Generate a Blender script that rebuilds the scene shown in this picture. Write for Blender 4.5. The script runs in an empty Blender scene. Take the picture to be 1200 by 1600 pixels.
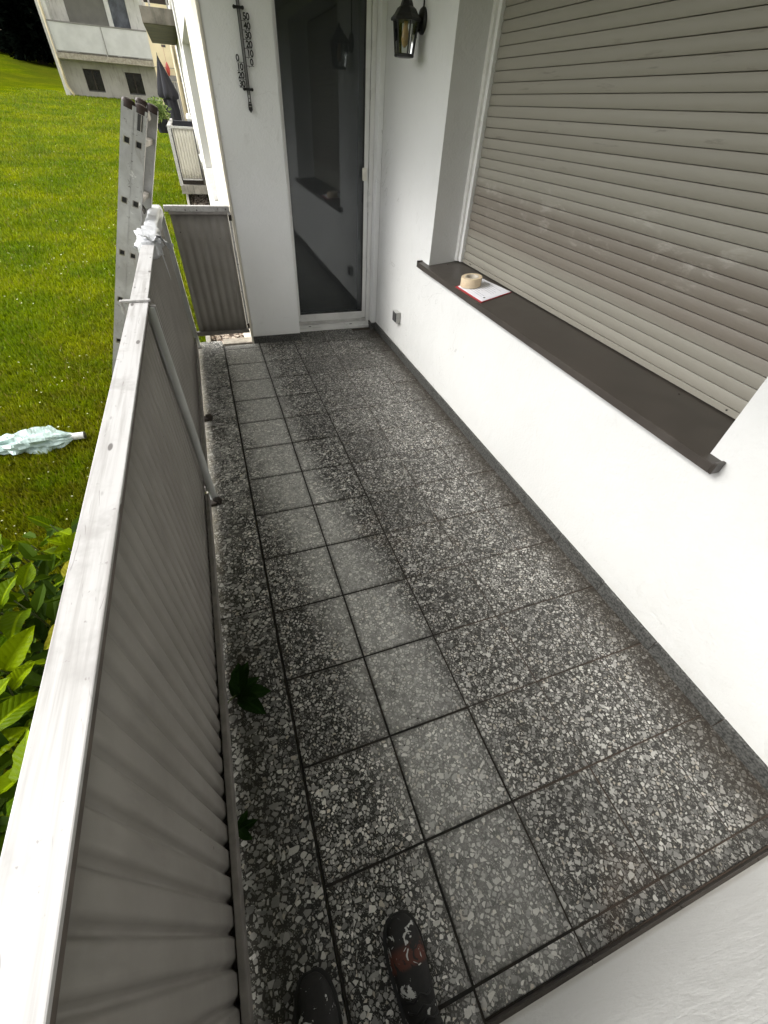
import bpy, bmesh, math, random
import numpy as np
from mathutils import Vector, Matrix, noise as mnoise

random.seed(7)
S = bpy.context.scene
COL = S.collection
R_ = math.radians

# ------------------------------------------------------------------ camera, world, sun, exposure
cam_d = bpy.data.cameras.new('camera')
cam = bpy.data.objects.new('camera', cam_d); COL.objects.link(cam)
cam_d.sensor_fit = 'VERTICAL'; cam_d.sensor_height = 36.0
cam_d.lens = 640.15 / 1600 * 36.0
cam_d.clip_start = 0.02; cam_d.clip_end = 3000
cx = Vector((0.94097573, -0.33399513, 0.05488107))
cy = Vector((-0.19623587, -0.67043806, -0.71554475))
cz = Vector((0.27578282, 0.66254061, -0.69640777))
m = Matrix((cx, -cy, -cz)).transposed().to_4x4()
m.translation = Vector((0.0449, 0.19117, 1.52422))
cam.matrix_world = m
S.camera = cam

SUN_EL, SUN_AZ = 41.0, -77.0          # azimuth: compass degrees from +Y towards +X
W = bpy.data.worlds.new('World'); S.world = W; W.use_nodes = True
nt = W.node_tree; nt.nodes.clear()
sky = nt.nodes.new('ShaderNodeTexSky'); sky.sky_type = 'NISHITA'; sky.sun_disc = False
sky.sun_elevation = R_(SUN_EL); sky.sun_rotation = R_(SUN_AZ)
sky.air_density = 1.0; sky.dust_density = 4.0; sky.ozone_density = 1.0
hs = nt.nodes.new('ShaderNodeHueSaturation'); hs.inputs['Saturation'].default_value = 0.03
bg = nt.nodes.new('ShaderNodeBackground'); bg.inputs['Strength'].default_value = 0.15
wo = nt.nodes.new('ShaderNodeOutputWorld')
nt.links.new(sky.outputs[0], hs.inputs['Color']); nt.links.new(hs.outputs[0], bg.inputs['Color'])
nt.links.new(bg.outputs[0], wo.inputs[0])
sd = bpy.data.lights.new('sun', 'SUN'); sd.energy = 1.1; sd.angle = R_(22); sd.color = (1.0, 0.965, 0.90)
sun = bpy.data.objects.new('sun', sd); COL.objects.link(sun)
d = Vector((math.sin(R_(SUN_AZ)) * math.cos(R_(SUN_EL)), math.cos(R_(SUN_AZ)) * math.cos(R_(SUN_EL)), math.sin(R_(SUN_EL))))
sun.rotation_euler = d.to_track_quat('Z', 'Y').to_euler()
S.view_settings.view_transform = 'Standard'; S.view_settings.look = 'None'
S.view_settings.gamma = 1.0; S.view_settings.use_curve_mapping = False
S.view_settings.exposure = 1.1
S.render.engine = 'CYCLES'

# ------------------------------------------------------------------ object helpers
def tag(o, label=None, cat=None, group=None, kind=None):
    if label: o['label'] = label
    if cat: o['category'] = cat
    if group: o['group'] = group
    if kind: o['kind'] = kind
    return o

def empty(name, loc=(0, 0, 0), label=None, cat=None, group=None, kind=None):
    o = bpy.data.objects.new(name, None); COL.objects.link(o); o.location = loc
    o.empty_display_size = 0.05
    return tag(o, label, cat, group, kind)

def link_mesh(name, me, parent=None, loc=None):
    """all shapes are written in world coordinates; a part keeps them under its thing"""
    o = bpy.data.objects.new(name, me); COL.objects.link(o)
    if parent is not None:
        o.parent = parent
        off = Vector((0, 0, 0)); p = parent
        while p is not None: off += p.location; p = p.parent
        o.location = (Vector(loc) if loc is not None else Vector((0, 0, 0))) - off
    elif loc is not None: o.location = loc
    return o

class MB:
    def __init__(s): s.v = []; s.f = []; s.mi = []; s.cur = 0
    def add(s, vs, fs):
        b = len(s.v); s.v += [tuple(v) for v in vs]; s.f += [tuple(i + b for i in f) for f in fs]; s.mi += [s.cur] * len(fs); return s
    def box(s, x0, x1, y0, y1, z0, z1, c=0.0, M=None):
        bm = bmesh.new(); bmesh.ops.create_cube(bm, size=1)
        for v in bm.verts: v.co = Vector((x0 + (v.co.x + .5) * (x1 - x0), y0 + (v.co.y + .5) * (y1 - y0), z0 + (v.co.z + .5) * (z1 - z0)))
        if c > 0: bmesh.ops.bevel(bm, geom=bm.edges[:] , offset=c, segments=2, affect='EDGES', profile=0.6)
        if M is not None: bmesh.ops.transform(bm, matrix=M, verts=bm.verts)
        s.from_bm(bm); return s
    def from_bm(s, bm):
        bm.verts.index_update(); s.add([v.co[:] for v in bm.verts], [[v.index for v in f.verts] for f in bm.faces]); bm.free()
    def obox(s, a, b, w, h, c=0.0, up=(0, 0, 1)):
        """box bar from a to b, width w (sideways), height h (along up)"""
        a = Vector(a); b = Vector(b); X = (b - a); L = X.length; X.normalize(); U = Vector(up); Y = U.cross(X).normalized(); Z = X.cross(Y)
        M = Matrix((X, Y, Z)).transposed().to_4x4(); M.translation = a
        return s.box(0, L, -w / 2, w / 2, -h / 2, h / 2, c, M)
    def tube(s, pts, r, n=10, cap=True):
        pts = [Vector(p) for p in pts]; rs = r if isinstance(r, (list, tuple)) else [r] * len(pts)
        vs = []; fs = []; prev = None
        for i, p in enumerate(pts):
            t = (pts[min(i + 1, len(pts) - 1)] - pts[max(i - 1, 0)]).normalized()
            if prev is None:
                u = t.orthogonal().normalized()
            else:
                u = (prev - t * prev.dot(t)).normalized()
            prev = u; w = t.cross(u)
            for k in range(n):
                a = 2 * math.pi * k / n; vs.append(p + (u * math.cos(a) + w * math.sin(a)) * rs[i])
        for i in range(len(pts) - 1):
            for k in range(n):
                fs.append((i * n + k, i * n + (k + 1) % n, (i + 1) * n + (k + 1) % n, (i + 1) * n + k))
        if cap: fs.append(tuple(range(n))[::-1]); fs.append(tuple(range((len(pts) - 1) * n, len(pts) * n)))
        return s.add(vs, fs)
    def lathe(s, prof, c, n=16, axis='z', rot=0.0):
        vs = []; fs = []; c = Vector(c)
        for (r, z) in prof:
            for k in range(n):
                a = 2 * math.pi * k / n + rot; x, y = r * math.cos(a), r * math.sin(a)
                vs.append(c + (Vector((x, y, z)) if axis == 'z' else Vector((z, x, y)) if axis == 'x' else Vector((x, z, y))))
        m = len(prof)
        for i in range(m - 1):
            for k in range(n): fs.append((i * n + k, i * n + (k + 1) % n, (i + 1) * n + (k + 1) % n, (i + 1) * n + k))
        fs.append(tuple(range(n))[::-1]); fs.append(tuple(range((m - 1) * n, m * n)))
        return s.add(vs, fs)
    def loft(s, rings, cap=True):
        n = len(rings[0]); vs = [p for r in rings for p in r]; fs = []
        for i in range(len(rings) - 1):
            for k in range(n): fs.append((i * n + k, i * n + (k + 1) % n, (i + 1) * n + (k + 1) % n, (i + 1) * n + k))
        if cap: fs.append(tuple(range(n))[::-1]); fs.append(tuple(range((len(rings) - 1) * n, len(rings) * n)))
        return s.add(vs, fs)
    def prism(s, poly, axis, a0, a1):
        """poly of 2-D points in the plane across axis ('x': y,z; 'y': x,z; 'z': x,y)"""
        def P(p, a): return (a, p[0], p[1]) if axis == 'x' else (p[0], a, p[1]) if axis == 'y' else (p[0], p[1], a)
        n = len(poly)
        vs = [P(p, a0) for p in poly] + [P(p, a1) for p in poly]
        fs = [tuple(range(n))[::-1], tuple(range(n, 2 * n))] + [(k, (k + 1) % n, n + (k + 1) % n, n + k) for k in range(n)]
        return s.add(vs, fs)
    def mesh(s, name, mats, smooth=False, fixn=True):
        me = bpy.data.meshes.new(name); me.from_pydata(s.v, [], s.f)
        if not isinstance(mats, (list, tuple)): mats = [mats]
        for q in mats: me.materials.append(q)
        if len(mats) > 1: me.polygons.foreach_set('material_index', s.mi)
        if fixn:
            bm = bmesh.new(); bm.from_mesh(me); bmesh.ops.recalc_face_normals(bm, faces=bm.faces); bm.to_mesh(me); bm.free()
        if smooth:
            me.polygons.foreach_set('use_smooth', [True] * len(me.polygons))
            if smooth != 'all':
                try: me.set_sharp_from_angle(angle=R_(35))
                except Exception: pass
        me.update(); return me
    def build(s, name, mats, parent=None, smooth=False, fixn=True):
        return link_mesh(name, s.mesh(name, mats, smooth, fixn), parent)

# ------------------------------------------------------------------ material helpers
class N:
    def __init__(s, name):
        s.m = bpy.data.materials.new(name); s.m.use_nodes = True; s.t = s.m.node_tree
        s.b = s.t.nodes['Principled BSDF']; s.out = s.t.nodes['Material Output']
    def n(s, ty, **kw):
        o = s.t.nodes.new(ty)
        for k, v in kw.items():
            if hasattr(o, k) and not k.startswith('i_'): setattr(o, k, v)
        return o
    def l(s, a, b): s.t.links.new(a, b)
    def val(s, x): return x
    def setin(s, sock, v):
        if isinstance(v, bpy.types.NodeSocket): s.l(v, sock)
        elif v is not None:
            if isinstance(v, (tuple, list)) and len(v) == 3 and sock.type == 'RGBA': v = (*v, 1)
            sock.default_value = v
    def math(s, op, a, b=None, c=None, clamp=False):
        o = s.n('ShaderNodeMath', operation=op); o.use_clamp = clamp
        s.setin(o.inputs[0], a); s.setin(o.inputs[1], b)
        if c is not None: s.setin(o.inputs[2], c)
        return o.outputs[0]
    def mix(s, f, a, b, blend='MIX'):
        o = s.n('ShaderNodeMix', data_type='RGBA', blend_type=blend); o.clamp_factor = True
        s.setin(o.inputs[0], f); s.setin(o.inputs[6], a); s.setin(o.inputs[7], b); return o.outputs[2]
    def noise(s, vec, scale, detail=3, rough=0.55, dist=0.0, dims='3D'):
        o = s.n('ShaderNodeTexNoise', noise_dimensions=dims); s.setin(o.inputs['Vector'], vec)
        o.inputs['Scale'].default_value = scale; o.inputs['Detail'].default_value = detail; o.inputs['Roughness'].default_value = rough
        o.inputs['Distortion'].default_value = dist; return o
    def map(s, vec, scale=(1, 1, 1), loc=(0, 0, 0), rot=(0, 0, 0)):
        o = s.n('ShaderNodeMapping'); s.setin(o.inputs[0], vec); o.inputs['Scale'].default_value = scale; o.inputs['Location'].default_value = loc; o.inputs['Rotation'].default_value = rot; return o.outputs[0]
    def ss(s, v, a, b, to0=0.0, to1=1.0):
        o = s.n('ShaderNodeMapRange', interpolation_type='SMOOTHSTEP'); s.setin(o.inputs[0], v)
        o.inputs[1].default_value = a; o.inputs[2].default_value = b; o.inputs[3].default_value = to0; o.inputs[4].default_value = to1; return o.outputs[0]
    def pos(s): return s.n('ShaderNodeNewGeometry').outputs['Position']
    def obj(s): return s.n('ShaderNodeTexCoord').outputs['Object']
    def xyz(s, v):
        o = s.n('ShaderNodeSeparateXYZ'); s.l(v, o.inputs[0]); return o.outputs
    def rnd(s): return s.n('ShaderNodeObjectInfo').outputs['Random']
    def isl(s): return s.n('ShaderNodeNewGeometry').outputs['Random Per Island']
    def bump(s, h, strength=0.3, dist=0.01, normal=None):
        o = s.n('ShaderNodeBump'); s.setin(o.inputs['Height'], h); o.inputs['Strength'].default_value = strength; o.inputs['Distance'].default_value = dist
        if normal is not None: s.l(normal, o.inputs['Normal'])
        return o.outputs[0]
    def fin(s, col=None, rough=None, metal=None, normal=None, spec=None):
        if col is not None: s.setin(s.b.inputs['Base Color'], col)
        if rough is not None: s.setin(s.b.inputs['Roughness'], rough)
        if metal is not None: s.setin(s.b.inputs['Metallic'], metal)
        if normal is not None: s.l(normal, s.b.inputs['Normal'])
        if spec is not None: s.setin(s.b.inputs['Specular IOR Level'], spec)
        return s.m

def mat_plain(name, col, rough=0.6, var=0.15, scale=12, metal=0.0, bump=0.0, bscale=60, spec=None, bdist=0.002):
    k = N(name); p = k.obj(); nz = k.noise(p, scale, 4)
    f = k.ss(nz.outputs[0], 0.3, 0.7)
    c = k.mix(f, tuple(x * (1 - var) for x in col), tuple(min(1, x * (1 + var)) for x in col))
    nm = None
    if bump > 0: nm = k.bump(k.noise(p, bscale, 3).outputs[0], bump, bdist)
    r = k.ss(nz.outputs[0], 0.2, 0.8, max(0.02, rough - 0.06), min(1, rough + 0.06))
    return k.fin(c, r, metal, nm, spec)

def P_(p, k): return k.map(p, (1, 1, 0.8), (3, 1, 2))
def mat_plaster(name, col=(0.67, 0.67, 0.655), stain=0.0):
    k = N(name); p = k.pos()
    big = k.noise(p, 1.3, 4).outputs[0]; fine = k.noise(p, 90, 4, 0.6); mid = k.noise(p, 9, 4, 0.6, 0.4)
    c = k.mix(k.ss(big, 0.3, 0.75), tuple(x * 0.93 for x in col), col)
    c = k.mix(k.math('MULTIPLY', k.ss(mid.outputs[0], 0.62, 0.74), 0.16), c, (0.5, 0.49, 0.46))
    sp = k.noise(P_(p, k), 60, 4, 0.7).outputs[0]
    c = k.mix(k.math('MULTIPLY', k.ss(sp, 0.66, 0.72), k.ss(k.xyz(p)[2], 0.30, 0.10, 0.0, 0.30)), c, (0.30, 0.27, 0.22))
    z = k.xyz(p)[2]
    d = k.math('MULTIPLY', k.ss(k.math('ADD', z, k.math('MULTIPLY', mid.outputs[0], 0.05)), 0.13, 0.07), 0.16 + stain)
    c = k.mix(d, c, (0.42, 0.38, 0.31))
    # a few specks in the paint
    v = k.n('ShaderNodeTexVoronoi'); k.l(p, v.inputs['Vector']); v.inputs['Scale'].default_value = 2.3
    c = k.mix(k.ss(v.outputs['Distance'], 0.012, 0.007), c, (0.12, 0.11, 0.10))
    h = k.math('ADD', k.math('MULTIPLY', fine.outputs[0], 0.35), k.math('MULTIPLY', mid.outputs[0], 1.0))
    cr = k.math('ABSOLUTE', k.math('SUBTRACT', k.noise(p, 1.7, 4, 0.6, 0.8).outputs[0], 0.5))
    c = k.mix(k.math('MULTIPLY', k.ss(cr, 0.0022, 0.0008), k.ss(k.noise(p, 0.9, 2).outputs[0], 0.52, 0.60, 0.0, 0.30)), c, (0.30, 0.29, 0.27))
    return k.fin(c, 0.75, None, k.bump(h, 0.8, 0.006), 0.3)

def terrazzo(name, coarse=1.0, dirt=True, strip=False):
    k = N(name)
    o = k.obj(); P = k.pos(); r = k.rnd()
    cmb = k.n('ShaderNodeCombineXYZ'); k.l(k.math('MULTIPLY', r, 37.0), cmb.inputs[0]); k.l(k.math('MULTIPLY', r, 91.0), cmb.inputs[1]); k.l(k.math('MULTIPLY', r, 13.0), cmb.inputs[2])
    ad = k.n('ShaderNodeVectorMath', operation='ADD'); k.l(o, ad.inputs[0]); k.l(cmb.outputs[0], ad.inputs[1]); q0 = ad.outputs[0]
    wn = k.noise(q0, 28, 2)
    wv = k.n('ShaderNodeVectorMath', operation='MULTIPLY_ADD'); k.l(wn.outputs['Color'], wv.inputs[0]); wv.inputs[1].default_value = (0.006, 0.006, 0.006); k.l(q0, wv.inputs[2]); q = wv.outputs[0]
    def layer(scale, keep, e0, e1, off, an):
        qq = k.map(q, (1, an, 1), (off, off * 1.7, 0), (0, 0, off * 0.7))
        a = k.n('ShaderNodeTexVoronoi', feature='F1', voronoi_dimensions='2D'); k.l(qq, a.inputs['Vector']); a.inputs['Scale'].default_value = scale
        b = k.n('ShaderNodeTexVoronoi', feature='DISTANCE_TO_EDGE', voronoi_dimensions='2D'); k.l(qq, b.inputs['Vector']); b.inputs['Scale'].default_value = scale
        sp = k.n('ShaderNodeSeparateColor'); k.l(a.outputs['Color'], sp.inputs[0])
        th = k.math('MULTIPLY', sp.outputs[2], 0.16)
        ed = k.ss(k.math('SUBTRACT', b.outputs['Distance'], th), e0, e1)
        ed = k.math('MULTIPLY', ed, k.ss(a.outputs['Distance'], 0.56, 0.50))
        mk = k.math('MULTIPLY', ed, k.math('GREATER_THAN', sp.outputs[0], keep))
        return mk, sp.outputs[1], sp.outputs[2]
    m1, t1, u1 = layer(58 * coarse, 0.48, 0.085, 0.115, 3.1, 1.25)
    m2, t2, u2 = layer(100 * coarse, 0.40, 0.08, 0.13, 7.7, 0.8)
    m3, t3, u3 = layer(200 * coarse, 0.35, 0.09, 0.16, 1.3, 1.1)
    m0, t0, u0 = layer(38 * coarse, 0.76, 0.12, 0.14, 5.3, 1.15)
    def stone(t, u, lo, hi):
        c = k.mix(k.math('POWER', t, 1.5), (lo, lo * 0.98, lo * 0.93), (hi, hi * 0.975, hi * 0.90))
        return k.mix(k.math('MULTIPLY', k.ss(u, 0.80, 0.95), 0.7), c, (hi * 0.78, hi * 0.70, hi * 0.57))
    matrix = k.mix(k.noise(q0, 240, 2).outputs[0], (0.005, 0.0050, 0.004), (0.022, 0.0212, 0.018))
    c = k.mix(m3, matrix, stone(t3, u3, 0.03, 0.34))
    c = k.mix(m2, c, stone(t2, u2, 0.09, 0.66))
    c = k.mix(m1, c, stone(t1, u1, 0.15, 0.76))
    c = k.mix(m0, c, stone(t0, u0, 0.17, 0.70))
    x, y, z = k.xyz(P)
    # faint mottling inside the chips, per-tile tone
    c = k.mix(0.5, c, k.mix(k.noise(q0, 420, 2).outputs[0], (0.55, 0.55, 0.55), (1.4, 1.4, 1.4)), 'MULTIPLY')
    tone = k.math('ADD', k.math('MULTIPLY', r, 0.42), 0.76)
    tc = k.n('ShaderNodeCombineXYZ'); [k.l(tone, tc.inputs[i]) for i in range(3)]
    c = k.mix(1.0, c, tc.outputs[0], 'MULTIPLY')
    n1 = k.noise(P, 3.2, 5, 0.62, 0.3).outputs[0]; n2 = k.noise(P, 11, 5, 0.65, 0.6).outputs[0]; n3 = k.noise(P, 46, 4, 0.65).outputs[0]
    # pale sheen painted into the colour, with cement film, along the railing side: its centre line drifts inward towards the near end
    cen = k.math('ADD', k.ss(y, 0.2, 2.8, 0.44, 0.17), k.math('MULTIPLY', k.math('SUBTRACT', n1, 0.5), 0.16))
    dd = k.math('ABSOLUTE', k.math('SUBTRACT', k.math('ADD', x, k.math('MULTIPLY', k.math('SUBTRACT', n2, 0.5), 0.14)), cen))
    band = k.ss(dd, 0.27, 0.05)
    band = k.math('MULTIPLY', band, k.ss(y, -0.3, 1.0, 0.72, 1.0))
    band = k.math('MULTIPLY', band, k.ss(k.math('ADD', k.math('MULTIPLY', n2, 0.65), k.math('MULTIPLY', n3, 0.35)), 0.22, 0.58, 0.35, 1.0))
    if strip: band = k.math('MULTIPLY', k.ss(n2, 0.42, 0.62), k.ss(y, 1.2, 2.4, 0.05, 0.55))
    sheen_film = k.math('MULTIPLY', k.math('MULTIPLY', band, k.ss(n3, 0.30, 0.62, 0.80, 1.0)), k.ss(y, 0.2, 2.4, 0.55, 0.85))
    c = k.mix(k.math('MULTIPLY', sheen_film, 0.45), c, (0.30, 0.297, 0.28))
    c = k.mix(sheen_film, c, k.mix(1.0, c, (0.34, 0.335, 0.315), 'ADD'))
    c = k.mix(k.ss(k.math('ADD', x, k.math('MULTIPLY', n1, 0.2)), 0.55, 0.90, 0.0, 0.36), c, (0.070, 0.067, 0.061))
    # general thin dirt
    c = k.mix(k.math('MULTIPLY', k.ss(n2, 0.45, 0.75), 0.16), c, (0.055, 0.050, 0.042))
    # grime at the railing edge and along the house wall
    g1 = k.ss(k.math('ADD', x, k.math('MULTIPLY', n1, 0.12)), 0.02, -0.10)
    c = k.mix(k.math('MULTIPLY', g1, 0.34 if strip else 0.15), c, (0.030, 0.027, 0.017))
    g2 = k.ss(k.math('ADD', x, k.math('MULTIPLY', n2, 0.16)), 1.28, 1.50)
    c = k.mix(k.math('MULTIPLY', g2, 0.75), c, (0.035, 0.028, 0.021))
    # brownish rusty spots
    c = k.mix(k.math('MULTIPLY', k.ss(k.noise(P, 2.1, 3, 0.6, 1.0).outputs[0], 0.60, 0.75), 0.10), c, (0.16, 0.085, 0.040))
    if strip:
        c = k.mix(k.math('MULTIPLY', k.ss(k.math('ADD', x, k.math('MULTIPLY', n2, 0.1)), -0.10, -0.17), k.ss(y, 1.0, 1.9, 0.0, 0.55)), c, (0.30, 0.27, 0.21))
    if not strip:
        ox, oy, oz = k.xyz(o); em = k.math('MAXIMUM', k.math('ABSOLUTE', ox), k.math('ABSOLUTE', oy))
        eg = k.ss(k.math('ADD', em, k.math('MULTIPLY', k.math('SUBTRACT', n3, 0.5), 0.03)), 0.128, 0.150)
        c = k.mix(k.math('MULTIPLY', eg, k.ss(x, 0.50, 0.72, 0.45, 0.06)), c, (0.035, 0.030, 0.022))
    rough = k.math('ADD', k.ss(n2, 0.3, 0.7, 0.34, 0.52), k.math('MULTIPLY', band, 0.12))
    h = k.math('ADD', k.math('MULTIPLY', m1, 0.3), k.math('MULTIPLY', n3, 0.9))
    return k.fin(c, rough, None, k.bump(h, 0.22, 0.0015), 0.28)

M = {}
M['wall'] = mat_plaster('white_plaster')
M['wall_near'] = mat_plaster('white_plaster_near', (0.84, 0.835, 0.815), 0.25)
M['pier'] = mat_plaster('white_plaster_pier', (0.86, 0.865, 0.86))
M['cream'] = mat_plaster('cream_render', (0.72, 0.675, 0.58))
M['facade'] = mat_plaster('facade_white', (0.80, 0.79, 0.75))
M['ceiling'] = mat_plaster('ceiling_paint', (0.72, 0.71, 0.68))
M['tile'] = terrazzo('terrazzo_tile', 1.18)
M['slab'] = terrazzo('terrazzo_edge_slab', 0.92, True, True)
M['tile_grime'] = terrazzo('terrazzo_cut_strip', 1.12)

def mk_grout():
    k = N('grout'); P = k.pos(); x, y, z = k.xyz(P)
    c = k.mix(k.ss(x, 0.55, 0.75), (0.010, 0.009, 0.007), (0.052, 0.037, 0.027))
    c = k.mix(k.math('MULTIPLY', k.ss(k.noise(P, 9, 4).outputs[0], 0.45, 0.62), 0.8), c, (0.030, 0.024, 0.017))
    return k.fin(c, 0.9, None, k.bump(k.noise(P, 120, 3).outputs[0], 0.5, 0.003))
M['grout'] = mk_grout()
M['skirt'] = mat_plain('skirting_stone', (0.062, 0.062, 0.058), 0.6, 0.75, 110, bump=0.3, bscale=120)
def mk_conc(name, a, b, sc=5):
    k = N(name); P = k.pos(); n1 = k.noise(P, sc, 6, 0.65, 0.3).outputs[0]; n2 = k.noise(k.map(P, (1, 1, 0.15)), sc * 5, 4, 0.6).outputs[0]
    c = k.mix(k.ss(n1, 0.3, 0.7), a, b); c = k.mix(k.math('MULTIPLY', k.ss(n2, 0.5, 0.7), 0.45), c, tuple(v * 0.45 for v in a))
    return k.fin(c, 0.85, None, k.bump(n1, 0.5, 0.01))
M['concrete'] = mk_conc('weathered_concrete', (0.20, 0.185, 0.155), (0.33, 0.31, 0.27))
M['conc_dark'] = mk_conc('stained_concrete', (0.10, 0.092, 0.075), (0.22, 0.20, 0.17), 3)
M['conc_ledge'] = mk_conc('ledge_concrete', (0.26, 0.23, 0.19), (0.45, 0.41, 0.34), 9)

def mk_rail():
    k = N('painted_rail_metal'); P = k.pos(); 
    st = k.noise(k.map(P, (30, 1.2, 30)), 2.0, 5, 0.6, 0.3).outputs[0]
    sp = k.noise(P, 55, 3, 0.7).outputs[0]; bl = k.noise(P, 7, 5, 0.65).outputs[0]
    c = k.mix(k.ss(st, 0.42, 0.75), (0.50, 0.49, 0.48), (0.33, 0.315, 0.30))
    c = k.mix(k.math('MULTIPLY', k.ss(bl, 0.50, 0.70), 0.60), c, (0.31, 0.295, 0.285))
    v = k.n('ShaderNodeTexVoronoi'); k.l(k.map(P, (26, 9, 26)), v.inputs['Vector']); v.inputs['Scale'].default_value = 1.0
    c = k.mix(k.math('MULTIPLY', k.ss(v.outputs['Distance'], 0.17, 0.11), 0.85), c, (0.08, 0.068, 0.060))
    sc = k.noise(k.map(P, (60, 7, 60)), 1.0, 3, 0.7, 1.5).outputs[0]
    c = k.mix(k.math('MULTIPLY', k.ss(sc, 0.66, 0.70), 0.45), c, (0.15, 0.13, 0.12))
    c = k.mix(k.math('MULTIPLY', k.ss(sp, 0.66, 0.72), 0.6), c, (0.22, 0.20, 0.19))
    return k.fin(c, k.ss(bl, 0.3, 0.7, 0.38, 0.6), None, k.bump(st, 0.12, 0.002), 0.4)
M['rail'] = mk_rail()
M['rail_side'] = mat_plain('rail_side_metal', (0.30, 0.28, 0.265), 0.5, 0.2, 20)
M['lip'] = mat_plain('dark_brown_rail_lip', (0.10, 0.082, 0.068), 0.6, 0.3, 25)  # inner edge of the top rail, dark brown against its pale top
def mk_panel(name, a=(0.300, 0.282, 0.258), b=(0.255, 0.238, 0.216), st=0.35):
    return _panel(name, a, b, st)
def _panel(name, a=(0.300, 0.282, 0.258), b=(0.255, 0.238, 0.216), st=0.35):
    k = N(name); P = k.pos(); n1 = k.noise(P, 4, 5, 0.6).outputs[0]; n2 = k.noise(k.map(P, (1, 1, 0.2)), 30, 4).outputs[0]
    c = k.mix(k.ss(n1, 0.35, 0.7), a, b); c = k.mix(k.math('MULTIPLY', k.ss(n2, 0.52, 0.8), st), c, tuple(v * 0.55 for v in a))
    v = k.n('ShaderNodeTexVoronoi'); k.l(P, v.inputs['Vector']); v.inputs['Scale'].default_value = 9
    c = k.mix(k.ss(v.outputs['Distance'], 0.045, 0.03), c, (0.08, 0.07, 0.06))
    return k.fin(c, 0.55, None, None, 0.35)
M['panel'] = mk_panel('corrugated_panel_paint')
M['panel_far'] = mk_panel('neighbour_panel_paint', (0.60, 0.57, 0.50), (0.54, 0.51, 0.45), 0.0)
M['post'] = mat_plain('post_grey_metal', (0.46, 0.47, 0.46), 0.45, 0.08, 10)
M['post_dark'] = mat_plain('bottom_rail_metal', (0.19, 0.175, 0.16), 0.5, 0.2, 20)
M['black'] = mat_plain('black_iron', (0.008, 0.008, 0.008), 0.45, 0.3, 30)
M['blackrust_shade'] = mat_plain('dirty_clamp_and_gap_shade', (0.030, 0.022, 0.016), 0.75, 0.5, 40, bump=0.6, bscale=90)
M['pvc'] = mat_plain('white_pvc', (0.78, 0.78, 0.76), 0.3, 0.04, 5)
M['pvc_grey'] = mat_plain('grey_gasket', (0.22, 0.22, 0.21), 0.5, 0.1, 10)
M['alu'] = mat_plain('aluminium_sill', (0.62, 0.61, 0.59), 0.35, 0.12, 15, 0.3)
M['whiteplug'] = mat_plain('catch_plastic', (0.80, 0.77, 0.68), 0.4, 0.08, 15)

def mk_glass():
    k = N('dark_door_glass')
    fr = k.n('ShaderNodeFresnel'); fr.inputs[0].default_value = 1.65
    gl = k.n('ShaderNodeBsdfGlossy'); gl.inputs['Color'].default_value = (0.92, 0.95, 0.96, 1); gl.inputs['Roughness'].default_value = 0.03
    tr = k.n('ShaderNodeBsdfTransparent'); tr.inputs[0].default_value = (0.55, 0.57, 0.58, 1)
    sm = k.n('ShaderNodeBsdfDiffuse'); sm.inputs[0].default_value = (0.085, 0.095, 0.100, 1)
    a = k.n('ShaderNodeMixShader'); a.inputs[0].default_value = 0.34; k.l(tr.outputs[0], a.inputs[1]); k.l(sm.outputs[0], a.inputs[2])
    b = k.n('ShaderNodeMixShader'); k.l(fr.outputs[0], b.inputs[0]); k.l(a.outputs[0], b.inputs[1]); k.l(gl.outputs[0], b.inputs[2])
    k.l(b.outputs[0], k.out.inputs[0]); return k.m
M['glass'] = mk_glass()
def mk_clear():
    k = N('clear_lantern_glass')
    fr = k.n('ShaderNodeFresnel'); fr.inputs[0].default_value = 1.5
    gl = k.n('ShaderNodeBsdfGlossy'); gl.inputs['Roughness'].default_value = 0.05
    tr = k.n('ShaderNodeBsdfTransparent'); tr.inputs[0].default_value = (0.80, 0.81, 0.79, 1)
    b = k.n('ShaderNodeMixShader'); k.l(fr.outputs[0], b.inputs[0]); k.l(tr.outputs[0], b.inputs[1]); k.l(gl.outputs[0], b.inputs[2])
    k.l(b.outputs[0], k.out.inputs[0]); return k.m
M['clear'] = mk_clear()
M['bulb'] = mat_plain('amber_bulb_glass', (0.55, 0.36, 0.20), 0.15, 0.2, 30)
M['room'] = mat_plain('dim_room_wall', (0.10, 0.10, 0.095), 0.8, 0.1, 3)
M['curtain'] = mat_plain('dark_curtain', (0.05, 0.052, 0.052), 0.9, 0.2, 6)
M['sill'] = mat_plain('dark_brown_sill', (0.046, 0.039, 0.033), 0.42, 0.14, 9, bump=0.15, bscale=200, bdist=0.0008)

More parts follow.
